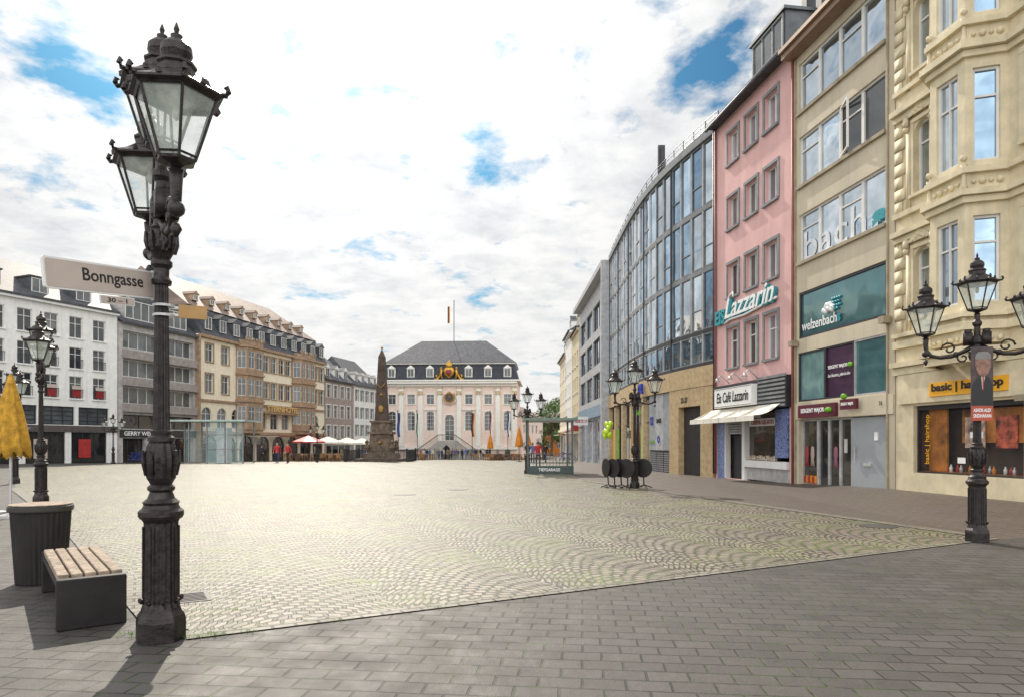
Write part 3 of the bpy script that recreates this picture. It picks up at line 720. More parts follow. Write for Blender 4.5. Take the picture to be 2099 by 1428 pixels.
m=M(); m.band([(0,0),(s1[0],0)],6.0,6.25,.2); m.band([(s1[1],0),(s2[0],0)],6.0,6.25,.2); m.band([(s2[1],0),(LI,0)],6.0,6.25,.2); m.band([(0,0),(LI,0)],12.75,13.05,.45); m.band([(0,0),(LI,0)],2.5,2.85,.35); I.add(m,'cornice',brownst)
m=M(); a0=s1[1]; b0=s2[0]; m.box(a0,b0,-1.1,-.01,5.1,5.3)
for i in range(int((b0-a0)/.25)): m.box(a0+i*.25,a0+i*.25+.1,-1.08,-1.0,5.31,6.0)
m.box(a0,b0,-1.12,-.96,6.001,6.12); I.add(m,'balcony',brownst)
I.text('STERNHOTEL',I.s(530)+.1,I.s(597)-.2,5.35,6.1,mat('gold_letters',(.65,.42,.15),.5),y=-1.15,bold=.03,ext=.06)
m=M(); L=LI-.02
m.face([(.02,-.4,13.06),(L,-.4,13.06),(L,1.4,16.2),(.02,1.4,16.2)]); m.face([(.02,-.4,13.06),(.02,1.4,16.2),(.02,9,16.2),(.02,9,13.06)]); m.face([(L,-.4,13.06),(L,9,13.06),(L,9,16.2),(L,1.4,16.2)])
I.add(m,'mansard',slate)
m=M(); m.face([(.02,1.2,16.2),(L,1.2,16.2),(L-3,7,20.6),(.02,7,20.6)]); m.face([(.02,1.2,16.2),(.02,7,20.6),(.02,13,16.2)]); m.face([(L,1.2,16.2),(L,13,16.2),(L-3,7,20.6)]); m.face([(.02,13,16.2),(L,13,16.2),(L-3,7,20.6),(.02,7,20.6)])
I.add(m,'roof',browntile)
for k in range(11): I.dormer(1.4+k*2.5,13.6,1.3,1.5,-.15,2.2,lead,slate,True)
for k in range(9): I.dormer(2.2+k*2.8,17.0,.9,.7,2.0,1.6,brownst,browntile,True)
for a,b_ in ((8,12),(13,18),(19,25)): I.part('awning',[red if a>12 else canvasw],(a,b_,-2.2,-.36,2.3,2.36))

J=B('town_house','taupe plastered house with white framed windows','house',(-27.15,99.05),(-25.05,107.95))
ops=[(.5+k*2.1,z,1.2,1.9) for k in range(4) for z in (8.2,5.2,2.2)]+[(.5,-1.6,7.8,2.8)]
J.wall(10.8,ops,9,taupe); [J.win(*o[:4],'cross' if o[1]>0 else 'v4',winglass if o[1]>0 else shopglass,frw,sur=.14 if o[1]>0 else None,sm=whitep) for o in ops]
J.roof(10.8,4.5,15.2,slate,hip=1.5); [J.dormer(1.5+k*2.8,11.3,1.3,1.3,.4,2,whitep,slate) for k in range(3)]
K=B('town_house','white plastered house with black shutters and slate roof','house',(-25,108.05),(-22.6,117.9))
ops=[(.5+k*1.85,z,1.0,1.7) for k in range(5) for z in (8.2,5.4,2.6)]+[(.5,-1.6,8.8,2.9)]
K.wall(10.7,ops,9,white); [K.win(*o[:4],'cross' if o[1]>0 else 'v4',winglass if o[1]>0 else shopglass,frw,sur=.14 if o[1]>0 else None,sm=frg) for o in ops]
K.roof(10.7,4.5,15.5,slate,hip=1); [K.dormer(1.5+k*2.3,11.2,1.1,1.3,.4,2,whitep,slate) for k in range(4)]

# ------------------------------------------------------------------ TOWN HALL
T=B('town_hall','pink and white rococo town hall with gilded crest','town hall',(-22.3,117.6),(.9,116.4))
LT=T.L; nb=7; pw=LT/nb
up=[(k*pw+pw/2-.65,8.1,1.3,1.7) for k in range(nb) if k!=3]; mid=[(k*pw+pw/2-.65,3.6,1.3,3.3,1) for k in range(nb) if k!=3]+[(3*pw+pw/2-.8,1.9,1.6,4.4,1)]
bs=[(k*pw+pw/2-.5,-.7,1.0,1.2) for k in range(nb) if k not in(2,3,4)]+[(k*pw+pw/2-.7,-1.3,1.4,2.1,1) for k in (2,3,4)]
T.wall(12.0,up+mid+bs,12,thpink,rev=.3)
for o in up: T.win(*o[:4],'cross',winglass,frw,sur=.2,sm=thwhite,sill=thwhite)
for o in mid: T.win(*o[:4],'grid',winglass,frw,rec=.25,sur=.2,sm=thwhite)
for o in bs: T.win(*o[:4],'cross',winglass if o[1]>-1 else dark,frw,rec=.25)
for k in range(nb+1):
    m=M(); mg=M()
    x=min(max(k*pw,.45),LT-.45)
    m.box(x-.38,x+.38,-.28,-.001,1.6,10.9); m.box(x-.48,x+.48,-.34,-.001,.9,1.59); mg.box(x-.45,x+.45,-.38,-.285,9.9,10.4); mg.box(x-.5,x+.5,-.42,-.001,10.91,11.15)
    for q in (-.3,.3): mg.ball((x+q,-.4,9.85),.16,n=5)
    T.add(m,'pilaster',thwhite); T.add(mg,'capital',mat('gilded_stone',(.60,.47,.30),.6,var=.3,scale=4))
for k in (2,4):
    x=k*pw+pw/2; T.part('lintel',[thwhite],(x-1.1,x+1.1,-.25,-.052,7.1,7.3))
m=M(); m.band([(0,0),(LT,0)],11.2,11.6,.3); m.band([(0,0),(LT,0)],11.62,12.0,.75); m.band([(0,0),(LT,0)],.4,.85,.4); m.box(-.5,LT+.5,-.9,12,12.02,12.25); T.add(m,'cornice',thwhite)
m=M(); zb,zt=12.26,15.0
def frus(m,x0,x1,y0,y1,z0,ix,iy,z1,mi=0):
    a=[(x0,y0,z0),(x1,y0,z0),(x1,y1,z0),(x0,y1,z0)]; b=[(x0+ix,y0+iy,z1),(x1-ix,y0+iy,z1),(x1-ix,y1-iy,z1),(x0+ix,y1-iy,z1)]
    for i in range(4): m.face([a[i],a[(i+1)%4],b[(i+1)%4],b[i]],mi)
    m.face(b,mi)
frus(m,-.2,LT+.2,-.5,12,zb,.8,.9,zt); T.add(m,'mansard',slateb)
m=M(); m.box(.35,LT-.35,.15,11.2,zt+.002,zt+.2,0); T.add(m,'roof_ledge',thwhite)
m=M(); frus(m,.2,LT-.2,.0,11.4,zt+.21,5.6,5.6,19.7); T.add(m,'roof',tilemat('grey_slate_roof',(.085,.088,.105)))
for k in range(nb):
    if k==3: continue
    T.dormer(k*pw+pw/2,12.7,1.3,1.5,-.35,1.5,thwhite,lead,True)
m=M(); x=LT/2
m.lathe([(.02,0),(.8,.6),(.95,1.3),(.7,1.8),(.02,1.9)],14,(x,-.7,12.5),sy=.3)
m.lathe([(.45,0),(.5,.12),(.62,.5),(.3,.8),(.1,.85),(.15,1.0),(.02,1.25)],10,(x,-.7,14.4),sy=.5)
for sg in (-1,1):
    pts_=[(x+sg*(1.0+.24*i),-.6,13.7-.28*i+ .3*math.sin(i*1.3)) for i in range(8)]; m.tube(pts_,[.2,.25,.2,.18,.22,.16,.14,.06],7)
    m.tube([(x+sg*1.1,-.7,12.4),(x+sg*1.4,-.8,13.1),(x+sg*1.25,-.8,13.9),(x+sg*1.5,-.8,14.2)],[.12,.24,.2,.1],7); m.ball((x+sg*1.3,-.8,14.2),.2,n=6)
    m.tube([(x+sg*2.0,-.6,12.4),(x+sg*2.2,-.6,13.0),(x+sg*1.9,-.6,13.3)],[.1,.16,.06],6)
T.add(m,'crest',gold,True)
m=M(); m.lathe([(.02,0),(.45,.4),(.55,.8),(.35,1.05),(.02,1.05)],12,(x,-.95,12.9),sy=.25); T.add(m,'shield',mat('red_enamel',(.25,.03,.04),.4),True)
m=M()
for i in range(24): a=2*math.pi*i/24; a2=2*math.pi*(i+1)/24; m.face([(x,-.42,9.2),(x+.75*math.cos(a),-.42,9.2+.75*math.sin(a)),(x+.75*math.cos(a2),-.42,9.2+.75*math.sin(a2))])
ck=T.add(m,'clock_face',mat('clock_dial',(.05,.045,.05),.4))
m=M()
for i in range(24): a=2*math.pi*i/24; a2=2*math.pi*(i+1)/24; m.tube([(x+.82*math.cos(a),-.4,9.2+.82*math.sin(a)),(x+.82*math.cos(a2),-.4,9.2+.82*math.sin(a2))],.09)
for i in range(12): a=2*math.pi*i/12; m.ball((x+.6*math.cos(a),-.45,9.2+.6*math.sin(a)),.05,n=4)
m.tube([(x,-.46,9.2),(x+.3,-.46,9.55)],.04); m.tube([(x,-.46,9.2),(x-.1,-.46,9.75)],.03); m.obj('clock_ring',gold,ck)
m=M()
for i in range(60): a=2*math.pi*i/60; r=rnd.uniform(.98,1.25); m.ball((x+r*math.cos(a),-.2,9.2+r*math.sin(a)*.95),rnd.uniform(.1,.16),n=5)
T.add(m,'relief',thpink,True)
m=M(); mr=M(); z0=-1.35; zt=1.85
m.box(x-1.5,x+1.5,-3.6,-.45,z0-.3,zt)
N=14
for sg in (-1,1):
    for i in range(N):
        xa=x+sg*(1.5+i*.3); xb=xa+sg*.298; m.box(min(xa,xb),max(xa,xb),-3.4,-1.6,z0-.3,zt-(i+1)*(zt-z0)/(N+1))
    mr.tube([(x+sg*1.4,-3.5,zt+1.0),(x+sg*(1.5+N*.3),-3.45,z0+1.2)],.06)
    for i in range(0,N*2):
        xa=x+sg*(1.5+i*.15); zz=zt-(i/2)*(zt-z0)/(N+1); mr.tube([(xa,-3.45,zz-.05),(xa,-3.45,zz+1.0)],.02,4)
mr.tube([(x-1.4,-3.5,zt+1),(x+1.4,-3.5,zt+1)],.06)
for i in range(12): mr.tube([(x-1.4+i*.25,-3.5,zt),(x-1.4+i*.25,-3.5,zt+1)],.02,4)
T.add(m,'staircase',mat('grey_stone_stair',(.42,.40,.37),.8)); T.add(mr,'railing',iron2)
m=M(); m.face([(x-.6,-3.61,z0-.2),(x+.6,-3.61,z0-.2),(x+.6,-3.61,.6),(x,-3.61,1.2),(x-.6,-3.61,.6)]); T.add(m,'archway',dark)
blue=mat('blue_cloth',(.03,.06,.22),.8); grn=mat('green_cloth',(.04,.16,.08),.8); blk=mat('black_cloth',(.015,.015,.015),.8); yel=mat('yellow_cloth',(.6,.38,.05),.8); redc=mat('red_cloth',(.3,.04,.04),.8)
def flag(u,Y,z0,L,cs,lab):
    X=at(u,Y); f=top('flag',lab,'flag',(X,Y,z0),0,'flags at the town hall'); p=M(); p.tube([(0,.0,-1.5),(0,-.9,L+1.6)],.05); p.ball((0,-.95,L+1.65),.1,n=5); p.obj('flagpole',iron2,f)
    c=M(); w=.42/len(cs)
    for i in range(len(cs)):
        for j in range(10):
            za=L+1.3-j*L/10; zb_=za-L/10; o=lambda z,q:.12*math.sin(z*2+q*2); e=lambda z:.08*math.sin(z*1.7)
            xa,xb=-.05+i*w,-.05+(i+1)*w
            c.face([(xa+e(za),-.9+o(za,i),za),(xb+e(za),-.9+o(za,i+1),za),(xb+e(zb_),-.9+o(zb_,i+1),zb_),(xa+e(zb_),-.9+o(zb_,i),zb_)],i)
    c.obj('cloth',cs,f)
for u,cs,l in ((817,[blue],'blue flag hanging from a slanted pole'),(856,[grn,whitep],'green and white flag hanging from a pole'),(968,[blk,redc,yel],'black, red and gold flag hanging from pole'),(1005,[redc,whitep],'red and white flag hanging from pole'),(1041,[blue,whitep],'blue and white flag hanging from pole')):
    flag(u,112.5,1.2,3.9,cs,l)
f=M(); f.tube([(LT/2,5.6,19.6),(LT/2,5.6,27)],.07); T.add(f,'flagpole',iron2)
rf=top('flag','narrow black, red and gold flag on roof pole','flag',(at(920,122.5),122.4,22.8),0,'flags at the town hall')
c=M()
for i in range(3):
    for j in range(6): c.face([(-.2+.14*i,-.05*math.sin(j+i),j*.5),(-.06+.14*i,-.05*math.sin(j+i+1),j*.5),(-.06+.14*i,-.05*math.sin(j+i+2),j*.5+.5),(-.2+.14*i,-.05*math.sin(j+i+1),j*.5+.5)],i)
c.obj('cloth',[blk,redc,yel],rf)

W=B('side_house','low rose coloured house beside the town hall','house',(1.7,121),(6.0,133))
ops=[(1+k*2.4,z,1.1,1.6) for k in range(4) for z in (3.2,0)]; W.wall(6.2,ops,8,thpink); [W.win(*o[:4],'cross') for o in ops]; W.roof(6.2,4,8.5,browntile)
W=B('orange_house','orange plastered house with white windows behind the trees','house',(3.5,152),(15.5,150))
ops=[(.6+k*1.9,z,1.0,1.5) for k in range(6) for z in (3.0,.3)]; W.wall(5.6,ops,8,mat('orange_plaster',(.65,.22,.04),.85,streak=True)); [W.win(*o[:4],'cross') for o in ops]; W.roof(5.6,4,8.2,browntile)
leafm,nt,b=newmat('foliage')
oi=nn(nt,'ShaderNodeNewGeometry'); col=mixc(nt,noise(nt,oi.outputs['Position'],1.3,3),(.03,.07,.012),(.11,.19,.03)); nt.links.new(col,b.inputs['Base Color']); b.inputs['Roughness'].default_value=.6
bark=mat('bark',(.1,.07,.05),.9,var=.3,bump=.6)
def tree(x,y,h,r,lab,n=4200):
    z=gz(x,y); t=top('tree',lab,'tree',(x,y,z)); m=M(); m.tube([(0,0,-.2),(.1,0,h*.3),(0,.1,h*.6)],[.28,.2,.1],8)
    rr=random.Random(int(x*10)); cl=[]
    for k in range(16):
        a=rr.uniform(0,6.28); e=rr.uniform(.35,.95); q=rr.uniform(.3,.85)*r*math.sin(math.pi*min(1,e))**.5
        c=Vector((q*math.cos(a),q*math.sin(a),h*e)); cl.append((c,rr.uniform(.25,.45)*r)); m.tube([(0,0,h*.35),tuple(c*.6+Vector((0,0,h*.15))),tuple(c)],[.1,.06,.02],5)
    m.obj('trunk',bark,t); c_=M()
    for k in range(n):
        c,rad=cl[k%16]; v=Vector((rr.gauss(0,1),rr.gauss(0,1),rr.gauss(0,.8))).normalized()*rad*rr.uniform(.5,1.1)+c
        a=Vector((rr.uniform(-1,1),rr.uniform(-1,1),rr.uniform(-1,1))).normalized(); b_=a.orthogonal().normalized(); s_=rr.uniform(.1,.2)*r/3
        c_.face([v+a*s_,v+b_*s_*.6,v-a*s_,v-b_*s_*.6])
    c_.obj('crown',leafm,t)
tree(8.2,142,11.8,3.6,'leafy green tree beside the orange house'); tree(11.6,146,10.6,3.2,'leafy green tree beside the orange house'); tree(4.6,100,5.0,1.1,'small green tree at the end of the street',1800)
tree(5.9,146,8.5,2.6,'leafy green tree beside the orange house')

# ------------------------------------------------------------------ MONUMENT
mo=top('obelisk_monument','dark stone obelisk fountain with gilded ornaments','monument',(at(783,72),72,gz(0,72)))
m=M(); frus(m,-2.4,2.4,-2.4,2.4,-.2,.1,.1,.35); frus(m,-1.7,1.7,-1.7,1.7,.351,.1,.1,.9); frus(m,-1.2,1.2,-1.2,1.2,.9,.15,.15,2.9); m.box(-1.25,1.25,-1.25,1.25,2.9,3.15); m.box(-.95,.95,-.95,.95,3.15,4.1); m.box(-1.1,1.1,-1.1,1.1,4.1,4.3)
for sx in (-1,1):
    for sy in (-1,1): m.lathe([(.2,0),(.3,.3),(.15,.7),(.25,.9),(.05,1.1)],8,(sx*1.3,sy*1.3,1.2))
m.obj('pedestal',[mat('pedestal_stone',(.17,.12,.085),.8,var=.35)],mo)
m=M(); frus(m,-.66,.66,-.66,.66,4.3,.33,.33,11.0); frus(m,-.33,.33,-.33,.33,11.0,.3,.3,11.8); m.obj('shaft',obst,mo)
m=M(); m.ball((0,0,11.95),.14,n=6); m.ball((0,-.55,7.0),.17,n=6); m.lathe([(.1,0),(.27,.2),(.27,.6),(.1,.8)],10,(0,-.66,5.1),sy=.3); m.ball((0,-1.2,2.0),.2,n=6); m.tube([(-.45,-.6,8.2),(0,-.62,7.7),(.45,-.6,8.2)],.05); m.obj('gilded_ornament',golddk,mo,smooth=True)
fe=top('iron_fence','low black iron fence around the monument','fence',(at(783,72),72,gz(0,72)))
m=M()
for k in range(4):
    Tm=Matrix.Rotation(k*math.pi/2,4,'Z')
    for z in (.25,1.15): m.box(-3.1,3.1,-3.12,-3.08,z,z+.05,T=Tm)
    for i in range(42): m.box(-3.1+i*.15,-3.07+i*.15,-3.11,-3.09,0,1.25,T=Tm)
    m.box(-3.2,-3.0,-3.2,-3.0,0,1.4,T=Tm)
m.obj('fence_bars',iron2,fe)

# ------------------------------------------------------------------ STREET LAMPS
def build_lamp():
    e=top('street_lamp','x','street lamp',group='cast iron street lamps on the square')
    m=M(); m.lathe([(.185,-.05),(.185,.16),(.175,.2),(.15,.235),(.145,.26)],8,ph=R(22.5)); m.obj('base',iron,e)
    m=M(); m.lathe([(.14,.26),(.13,.3),(.125,.93),(.14,.96)],32,flute=.09)
    m.lathe([(.15,.96),(.165,.985),(.165,1.02),(.14,1.04),(.125,1.07),(.135,1.09),(.1,1.12),(.082,1.17),(.1,1.19),(.1,1.21),(.078,1.23),(.09,1.255),(.105,1.28)],24)
    m.lathe([(.105,1.28),(.118,1.36),(.122,1.44),(.105,1.53),(.085,1.57)],24,flute=.12)
    m.lathe([(.1,1.57),(.1,1.6),(.075,1.62),(.08,1.65),(.07,1.66)],24)
    m.lathe([(.064,1.66),(.062,1.7),(.049,2.8)],32,flute=.13)
    m.lathe([(.07,2.8),(.075,2.83),(.055,2.86),(.055,2.92),(.078,2.95),(.078,2.98),(.06,3.0),(.1,3.08),(.105,3.16),(.075,3.22),(.085,3.24),(.06,3.27),(.06,3.3),(.085,3.34),(.085,3.42),(.05,3.46),(.045,3.6),(.07,3.64),(.07,3.68),(.04,3.72),(.04,3.8)],20)
    for k in range(8):
        a=k*math.pi/4
        for (r,z0,z1,w) in ((.108,1.3,1.5,.022),(.092,3.05,3.2,.026),(.13,.3,.34,.02)):
            m.tube([(r*math.cos(a),r*math.sin(a),z0),(r*1.12*math.cos(a),r*1.12*math.sin(a),(z0+z1)/2),(r*1.2*math.cos(a),r*1.2*math.sin(a),z1)],[w*.6,w,w*.5],6)
        m.box(-.012,.012,.124,.134,.34,.9,T=Matrix.Rotation(a,4,'Z'))
    m.obj('post',iron,e)
    for sg in (1,-1):
        m=M(); pts_=[(0.05,3.28),(.2,3.2),(.36,3.13),(.52,3.12),(.66,3.16),(.73,3.25),(.74,3.36),(.74,3.47)]
        m.tube([(sg*x_,0,z_) for x_,z_ in pts_],[.04,.035,.03,.03,.034,.036,.04,.05],8)
        sc_=[(sg*(.40+.12*(1-t/14)*math.cos(t*.62)),0,3.26+.12*(1-t/14)*math.sin(t*.62)) for t in range(12)]; m.tube(sc_,.018,6)
        sc_=[(sg*(.2+.09*(1-t/14)*math.cos(-t*.62+1)),0,3.1+.09*(1-t/14)*math.sin(-t*.62+1)) for t in range(12)]; m.tube(sc_,.016,6)
        m.ball((sg*.74,0,3.2),.06,n=6); m.box(min(sg*.06,sg*.2),max(sg*.06,sg*.2),-.065,.065,3.3,3.5); m.lathe([(.05,-.08),(.06,0)],10,(sg*.13,0,3.56)); m.lathe([(.01,-.1),(.04,-.04),(.02,0)],8,(sg*.74,0,3.1)); m.ball((sg*.3,0,3.16),.05,n=6)
        m.obj('arm',iron,e,smooth=True)
    for x_,z_ in ((.74,3.47),(-.74,3.47),(0,3.82)):
        l=mk('lantern',None,e,(x_,0,z_)); l.empty_display_size=.1
        if x_==.74:
            f=M(); f.lathe([(.02,-.04),(.05,-.01),(.03,.01),(.06,.03),(.13,.05),(.135,.07)],6)
            for i in range(6):
                a=i*math.pi/3; a2=a+math.pi/3; c=lambda r,z,a=a:(r*math.cos(a),r*math.sin(a),z)
                f.tube([c(.13,.06),c(.275,.5)],.011,5)
                f.tube([c(.275,.5),(.275*math.cos(a2),.275*math.sin(a2),.5)],.016,5); f.tube([c(.14,.09),(.14*math.cos(a2),.14*math.sin(a2),.09)],.009,5)
            f_=f.mesh('frame',iron)
            gl=M()
            for i in range(6):
                a=i*math.pi/3;a2=a+math.pi/3
                gl.face([(.128*math.cos(a),.128*math.sin(a),.07),(.128*math.cos(a2),.128*math.sin(a2),.07),(.27*math.cos(a2),.27*math.sin(a2),.5),(.27*math.cos(a),.27*math.sin(a),.5)])
            g_=gl.mesh('glass',lampglass)
            h=M(); h.lathe([(.29,.5),(.325,.515),(.325,.53),(.30,.545),(.22,.585),(.155,.635),(.13,.65)],6); h.lathe([(.12,.65),(.12,.70),(.132,.715),(.132,.73),(.095,.76)],18,flute=.06); h.lathe([(.09,.76),(.105,.80),(.1,.85),(.06,.89),(.03,.905)],18); h.lathe([(.035,.905),(.04,.93),(.012,.945),(.02,.975),(.004,1.02)],10)
            for i in range(6):
                a=i*math.pi/3; q=lambda r,z:(r*math.cos(a),r*math.sin(a),z)
                h.tube([q(.29,.53),q(.34,.525),q(.355,.55),q(.345,.585),q(.325,.575)],[.016,.018,.02,.016,.008],6)
                a=a+math.pi/6; h.tube([q(.27,.54),q(.28,.565),q(.265,.585)],[.026,.018,.006],5)
            h_=h.mesh('cap',iron)
            bu=M(); bu.lathe([(.11,.52),(.12,.5),(.1,.47),(.03,.46)],14); bu.lathe([(.02,.46),(.03,.40),(.025,.36),(.005,.34)],10); b_=bu.mesh('bulb',mat('bulb_glass',(.35,.33,.28),.3))
        mk('frame',f_,l); mk('glass',g_,l); mk('cap',h_,l); mk('bulb',b_,l)
    return e
lamp=build_lamp()
def place(o,u,Y,rot,s,lab,first=False):
    x=at(u,Y)
    c=o if first else clone(o)
    c.location=(x,Y,gz(x,Y)); c.rotation_euler=(0,0,rot); c.scale=(s,s,s); c['label']=lab; return c
LL=place(lamp,330,5.72,math.atan2(-.62,.42),1.055,'tall black cast iron lamp carrying street name sign',True)
LL.rotation_euler=(0,R(.8),LL.rotation_euler[2])
place(lamp,2003,11.3,math.atan2(-.33,.5),.985,'black three-armed lamp with an election poster')
place(lamp,1301,24.3,R(-20),.96,'black three-armed lamp beside folded bistro tables')
place(lamp,1081,35.5,R(-10),.95,'black three-armed lamp beside the garage entrance')
place(lamp,84,18.2,R(-60),1.06,'black cast iron lamp beyond the litter bin')
place(lamp,30,27,R(-40),.99,'black cast iron lamp behind closed yellow parasols')
for u,Y in ((650,66),(232,52)): place(lamp,u,Y,R(20),.8,'black lamp in front of the hotel')

a=Vector((-3.37,4.9,2.87)); b_=Vector((-3.02,5.74,2.96)); d=b_-a
ss=top('street_name_sign','grey enamel street name sign clamped to lamp','sign',tuple(a),(0,-math.atan2(d.z,math.hypot(d.x,d.y)),math.atan2(d.y,d.x)))
Ls=d.length
m=M(); hh=.115
def rrect(m,x0,x1,z0,z1,r,y0,y1,mi):
    P=[]
    for cx_,cz_,a0 in ((x1-r,z0+r,-90),(x1-r,z1-r,0),(x0+r,z1-r,90),(x0+r,z0+r,180)):
        for t in range(5): an=R(a0+t*22.5); P.append((cx_+r*math.cos(an),cz_+r*math.sin(an)))
    m.face([(x,y0,z) for x,z in P],mi); m.face([(x,y1,z) for x,z in reversed(P)],mi)
    for i in range(len(P)): p,q=P[i],P[(i+1)%len(P)]; m.face([(p[0],y0,p[1]),(p[0],y1,p[1]),(q[0],y1,q[1]),(q[0],y0,q[1])],mi)
rrect(m,0,Ls,-hh,hh,.02,-.012,.012,1); rrect(m,.014,Ls-.014,-hh+.014,hh-.014,.015,-.016,-.0125,0); m.obj('plate',[signgrey,whitep],ss)
text('Bonngasse',.52,.125,blackp,ss,(.29,-.017,-.06),ext=.002,bold=.012)
m=M(); m.box(Ls-.005,Ls+.1,-.02,.02,-.12,-.09);m.box(Ls-.005,Ls+.1,-.02,.02,.09,.12); m.box(Ls+.0,Ls+.02,-.03,.03,-.12,.12); m.obj('bracket',frlt,ss)
m=M(); rrect(m,.42,.72,-.19,-.125,.01,-.012,.0,1); rrect(m,.427,.713,-.184,-.131,.008,-.014,-.0125,0); m.obj('number_plate',[signgrey,whitep],ss); text('30 – 1',.17,.035,blackp,ss,(.48,-.015,-.175),ext=.002,bold=.015)
sb=top('street_name_sign','tan sign seen from its back on the lamp','sign',(-2.86,5.72,2.74),R(25)); m=M(); m.box(.06,.28,-.015,.015,-.05,.06,0); m.box(-.07,.06,-.02,.02,-.04,-.02,1); m.box(-.07,.06,-.02,.02,.02,.04,1); m.lathe([(.085,-.05),(.085,-.03)],14,(-.05,0,0),1);m.lathe([(.085,.03),(.085,.05)],14,(-.05,0,0),1); m.obj('plate',[mat('tan_sign',(.42,.24,.08),.5),frlt],sb)
pl=(at(2003,11.3),11.3)
ep=top('election_poster','election poster with portrait strapped to the lamp','poster',(pl[0]-.03,pl[1]-.14,2.0),R(-12))
m=M(); m.box(-.15,.17,-.012,.012,0,1.2,0); m.box(-.15,.17,-.015,-.0125,0,.24,1); m.obj('board',[mat('poster_dark',(.07,.04,.04),.4,var=.4,scale=5),mat('poster_red',(.45,.07,.03),.4,bump=0)],ep)
m=M(); m.lathe([(.002,-.04),(.07,.02),(.115,.14),(.11,.25),(.002,.34)],14,(.02,-.018,.74),sy=.05); m.obj('portrait_face',mat('print_skin',(.30,.16,.11),.5,scale=9,var=.4),ep)
m=M(); m.face([(-.14,-.016,.25),(.165,-.016,.25),(.165,-.016,.58),(.12,-.016,.68),(.05,-.016,.75),(0,-.016,.75),(-.08,-.016,.68),(-.14,-.016,.58)],0); m.face([(.01,-.018,.5),(.05,-.018,.72),(-.008,-.018,.72)],1); m.face([(.015,-.02,.5),(.03,-.02,.5),(.032,-.02,.71),(.013,-.02,.71)],2); m.obj('portrait_suit',[blackp,signgrey,red],ep)
m=M(); m.lathe([(.002,0),(.118,.0),(.11,.07),(.07,.115),(.002,.12)],12,(.02,-.02,1.0),sy=.05); m.obj('portrait_hair',mat('print_grey',(.2,.19,.18),.5),ep)
text('ASHOK-ALEX',.26,.06,whitel,ep,(-.12,-.017,.14),ext=.002,bold=.02); text('SRIDHARAN',.26,.06,whitel,ep,(-.12,-.017,.05),ext=.002,bold=.02)

# ------------------------------------------------------------------ BENCH, BIN
be=top('bench','dark steel bench with pale wooden slats','bench',(-4.35,6.88,0),math.atan2(1.6,-1.23))
for sx in (-1,1):
    m=M(); m.box(.93 if sx>0 else -1.01,1.01 if sx>0 else -.93,-.27,.27,0,.45); o=m.obj('leg',darkst,be); bv=o.modifiers.new('b','BEVEL'); bv.width=.012; bv.segments=2
m=M(); m.box(-.93,.93,-.26,.26,.36,.41); m.obj('frame',darkst,be)
m=M()
for k in range(5): m.box(-.9,.93,-.25+k*.104,-.25+k*.104+.085,.415,.475)
o=m.obj('seat',wood,be); bv=o.modifiers.new('b','BEVEL'); bv.width=.006
li=top('litter_bin','dark ribbed round litter bin with pale rim','litter bin',(-5.55,8.05,0)); m=M(); m.lathe([(.25,0),(.255,.02),(.305,.83),(.31,.84)],64,flute=.03); m.obj('body',darkst,li)
m=M(); m.lathe([(.325,.84),(.33,.855),(.33,.9),(.31,.915),(.24,.915),(.22,.86)],40); m.obj('rim',mat('bin_rim',(.06,.055,.05),.4,.4),li); m=M(); m.lathe([(.318,.916),(.318,.925),(.25,.926)],40); m.obj('lid_ring',wood,li)
def parasol(x,y,s,cm,lab,grp):
    p=top('closed_parasol',lab,'parasol',(x,y,gz(x,y)),0,grp); m=M(); m.tube([(0,0,0),(0,0,3.0)],.028,8); m.lathe([(.25,0),(.25,.06),(.05,.1)],12); m.obj('pole',frlt if s==1 else iron2,p)
    m=M(); q=random.Random(int(x*7)); n=32; prof=[(.03,3.12),(.06,3.06),(.14,2.75),(.24,2.35),(.33,1.95),(.38,1.65),(.40,1.45),(.36,1.36)]; off=[q.uniform(-.3,.3) for _ in range(n)]
    for r,z in prof:
        for i in range(n):
            a=2*math.pi*i/n; k=1-.30*(.5+.5*math.cos(8*a+off[i]*.6+z*.5))*min(1,(3.2-z)/.6); zz=z+(.09*math.cos(8*a+off[i]) if z<1.5 else 0)
            m.v.append((r*k*math.cos(a+.1*math.sin(z*2)),r*k*math.sin(a+.1*math.sin(z*2)),zz))
    for j in range(len(prof)-1):
        for i in range(n): m.f.append((j*n+i,j*n+(i+1)%n,(j+1)*n+(i+1)%n,(j+1)*n+i)); m.m.append(0)
    m.obj('canopy',cm,p,smooth=True); m=M(); m.ball((0,0,3.15),.04,n=5); m.obj('finial',frlt,p); p.scale=(s,s,s); return p
parasol(at(22,14.9),14.9,1,yellow,'closed mustard yellow parasol beside the lamp','closed yellow parasols'); parasol(at(-14,15.6),15.6,1,yellow,'closed mustard yellow parasol beside the lamp','closed yellow parasols')
for u,Y in ((1005,92),(1064,70),(1084,96)): parasol(at(u,Y),Y,1.15,orange,'closed orange parasol on the cafe terrace','closed orange parasols')
for u,Y in ((672,80),(712,84),(742,88),(632,76)):
    x=at(u,Y); p=top('open_parasol','open cream parasol over cafe tables' if u>650 else 'open red parasol over cafe tables','parasol',(x,Y,gz(x,Y)),0,'open cafe parasols'); m=M(); m.tube([(0,0,0),(0,0,2.8)],.03); m.obj('pole',iron2,p); m=M(); m.lathe([(1.9,2.05),(1.88,2.2),(.1,2.85)],8); m.obj('canopy',canvasw if u>650 else red,p)
